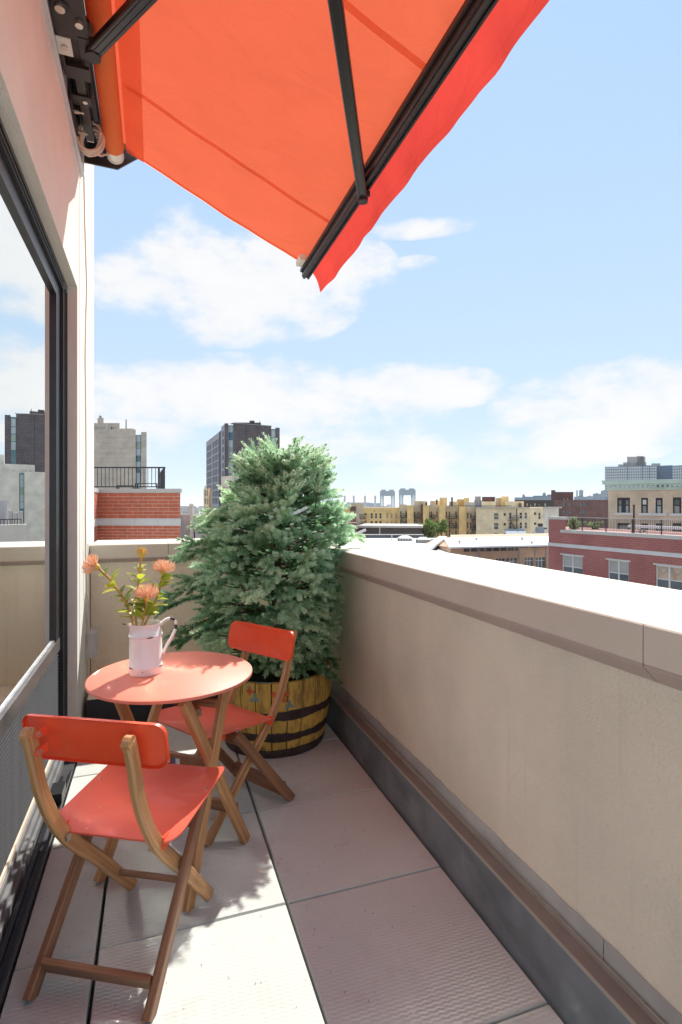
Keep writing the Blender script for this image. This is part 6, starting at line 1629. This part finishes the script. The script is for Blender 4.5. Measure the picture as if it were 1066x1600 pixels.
for (lab, u0, u1, v, d) in (('slim paired grey tower on the skyline, the taller half', 905, 911.6, 766, 900), ('slim grey chimney like block beside the paired tower', 900.6, 903, 766.4, 900), ('blue grey slab on the skyline with a low top', 897, 918, 776, 850), ('pale grey stepped slab left of the tan cornice house', 926.4, 940, 771.4, 800), ('grey block hugging the edge of the tan cornice house', 939, 952, 766.6, 760), ('low faint slab among the skyline blocks', 917, 928, 775.2, 1000)):
    fb_ = thing('far_block', lab, 'building', (*plan((u0 + u1)/2, d), GZ)); block('wall', 'far_grey', fb_, u0, u1, v, d, 20); block('roof_plant', 'far_blue', fb_, u0 + (u1 - u0)*.3, u0 + (u1 - u0)*.6, v - .9, d + 6, 5)
gt_ = thing('grey_tower', 'huge grey apartment slab with a grid of white windows behind the green cornice', 'building', (*plan(1000, 480), GZ))
D = 480.0
w = Wall(945.4, D, 1026.4, D - 14); w.mass(GZ, zat(729.4, D), 20).build('wall', 'far_grey', gt_)
gm = MB()
for r_ in range(11):
    for c_ in range(23):
        a = w.len*(c_ + .5)/23; z = zat(731.6, D) - 2.42*r_; w.rect(gm, a - .52, a + .52, z - .85, z + .45, .02, .12)
o = gm.build('windows', 'window_white', gt_); o['kind'] = 'stuff'
for u in (980.6, 1004, 1015): a = w.at(u, 740)[0]; w.rect(MB(), a - .3, a + .3, GZ, zat(729.6, D), .0, .35).build('pier', 'far_blue', gt_)
w2_ = Wall(1026.5, D - 4, 1051, D - 12); w2_.mass(GZ, zat(728.4, D), 16).build('recessed_wing', 'far_blue', gt_)
w3_ = Wall(1051.1, D - 24, 1120, D - 60); w3_.mass(GZ, zat(727.8, D - 24), 20).build('wing', 'far_grey', gt_)
gm = MB()
for r_ in range(11):
    for c_ in range(18):
        a = w3_.len*(c_ + .5)/18; z = zat(731, D - 24) - 2.4*r_; w3_.rect(gm, a - .52, a + .52, z - .85, z + .45, .02, .12)
o = gm.build('windows', 'window_white', gt_); o['kind'] = 'stuff'
gm = MB()
for r_ in range(11):
    for c_ in range(7):
        a = w2_.len*(c_ + .5)/7; z = zat(731.4, D - 6) - 2.4*r_; w2_.rect(gm, a - .5, a + .5, z - .8, z + .4, .02, .1)
o = gm.build('windows', 'plant_blue', gt_); o['kind'] = 'stuff'
for (u0, u1, v, mt) in ((966, 978, 725.6, 'far_stone'), (974, 1010, 722.4, 'far_stone'), (980, 1008.6, 713.6, 'far_stone'), (995, 1006, 712.6, 'far_stone'), (1018, 1032, 724, 'far_stone'), (1010, 1018, 727, 'far_grey')): block('penthouse', mt, gt_, u0, u1, v, D + 4, 8)

# ---- summer haze over the city
HZ = MB().box((-8990, -8990, GZ - 1), (8990, 11990, 95)).build('haze', 'black_metal'); tag(HZ, kind='stuff')
hm = bpy.data.materials.new('haze_air'); hm.use_nodes = True
hm.node_tree.nodes.remove(hm.node_tree.nodes['Principled BSDF'])
pv = hm.node_tree.nodes.new('ShaderNodeVolumePrincipled'); pv.inputs['Color'].default_value = (0.86, 0.93, 1.0, 1); pv.inputs['Density'].default_value = 0.00007; pv.inputs['Anisotropy'].default_value = 0.35
hm.node_tree.links.new(pv.outputs[0], hm.node_tree.nodes['Material Output'].inputs['Volume'])
HZ.data.materials.clear(); HZ.data.materials.append(hm)

for _o in SC.objects:
    if '_org' in _o: del _o['_org']
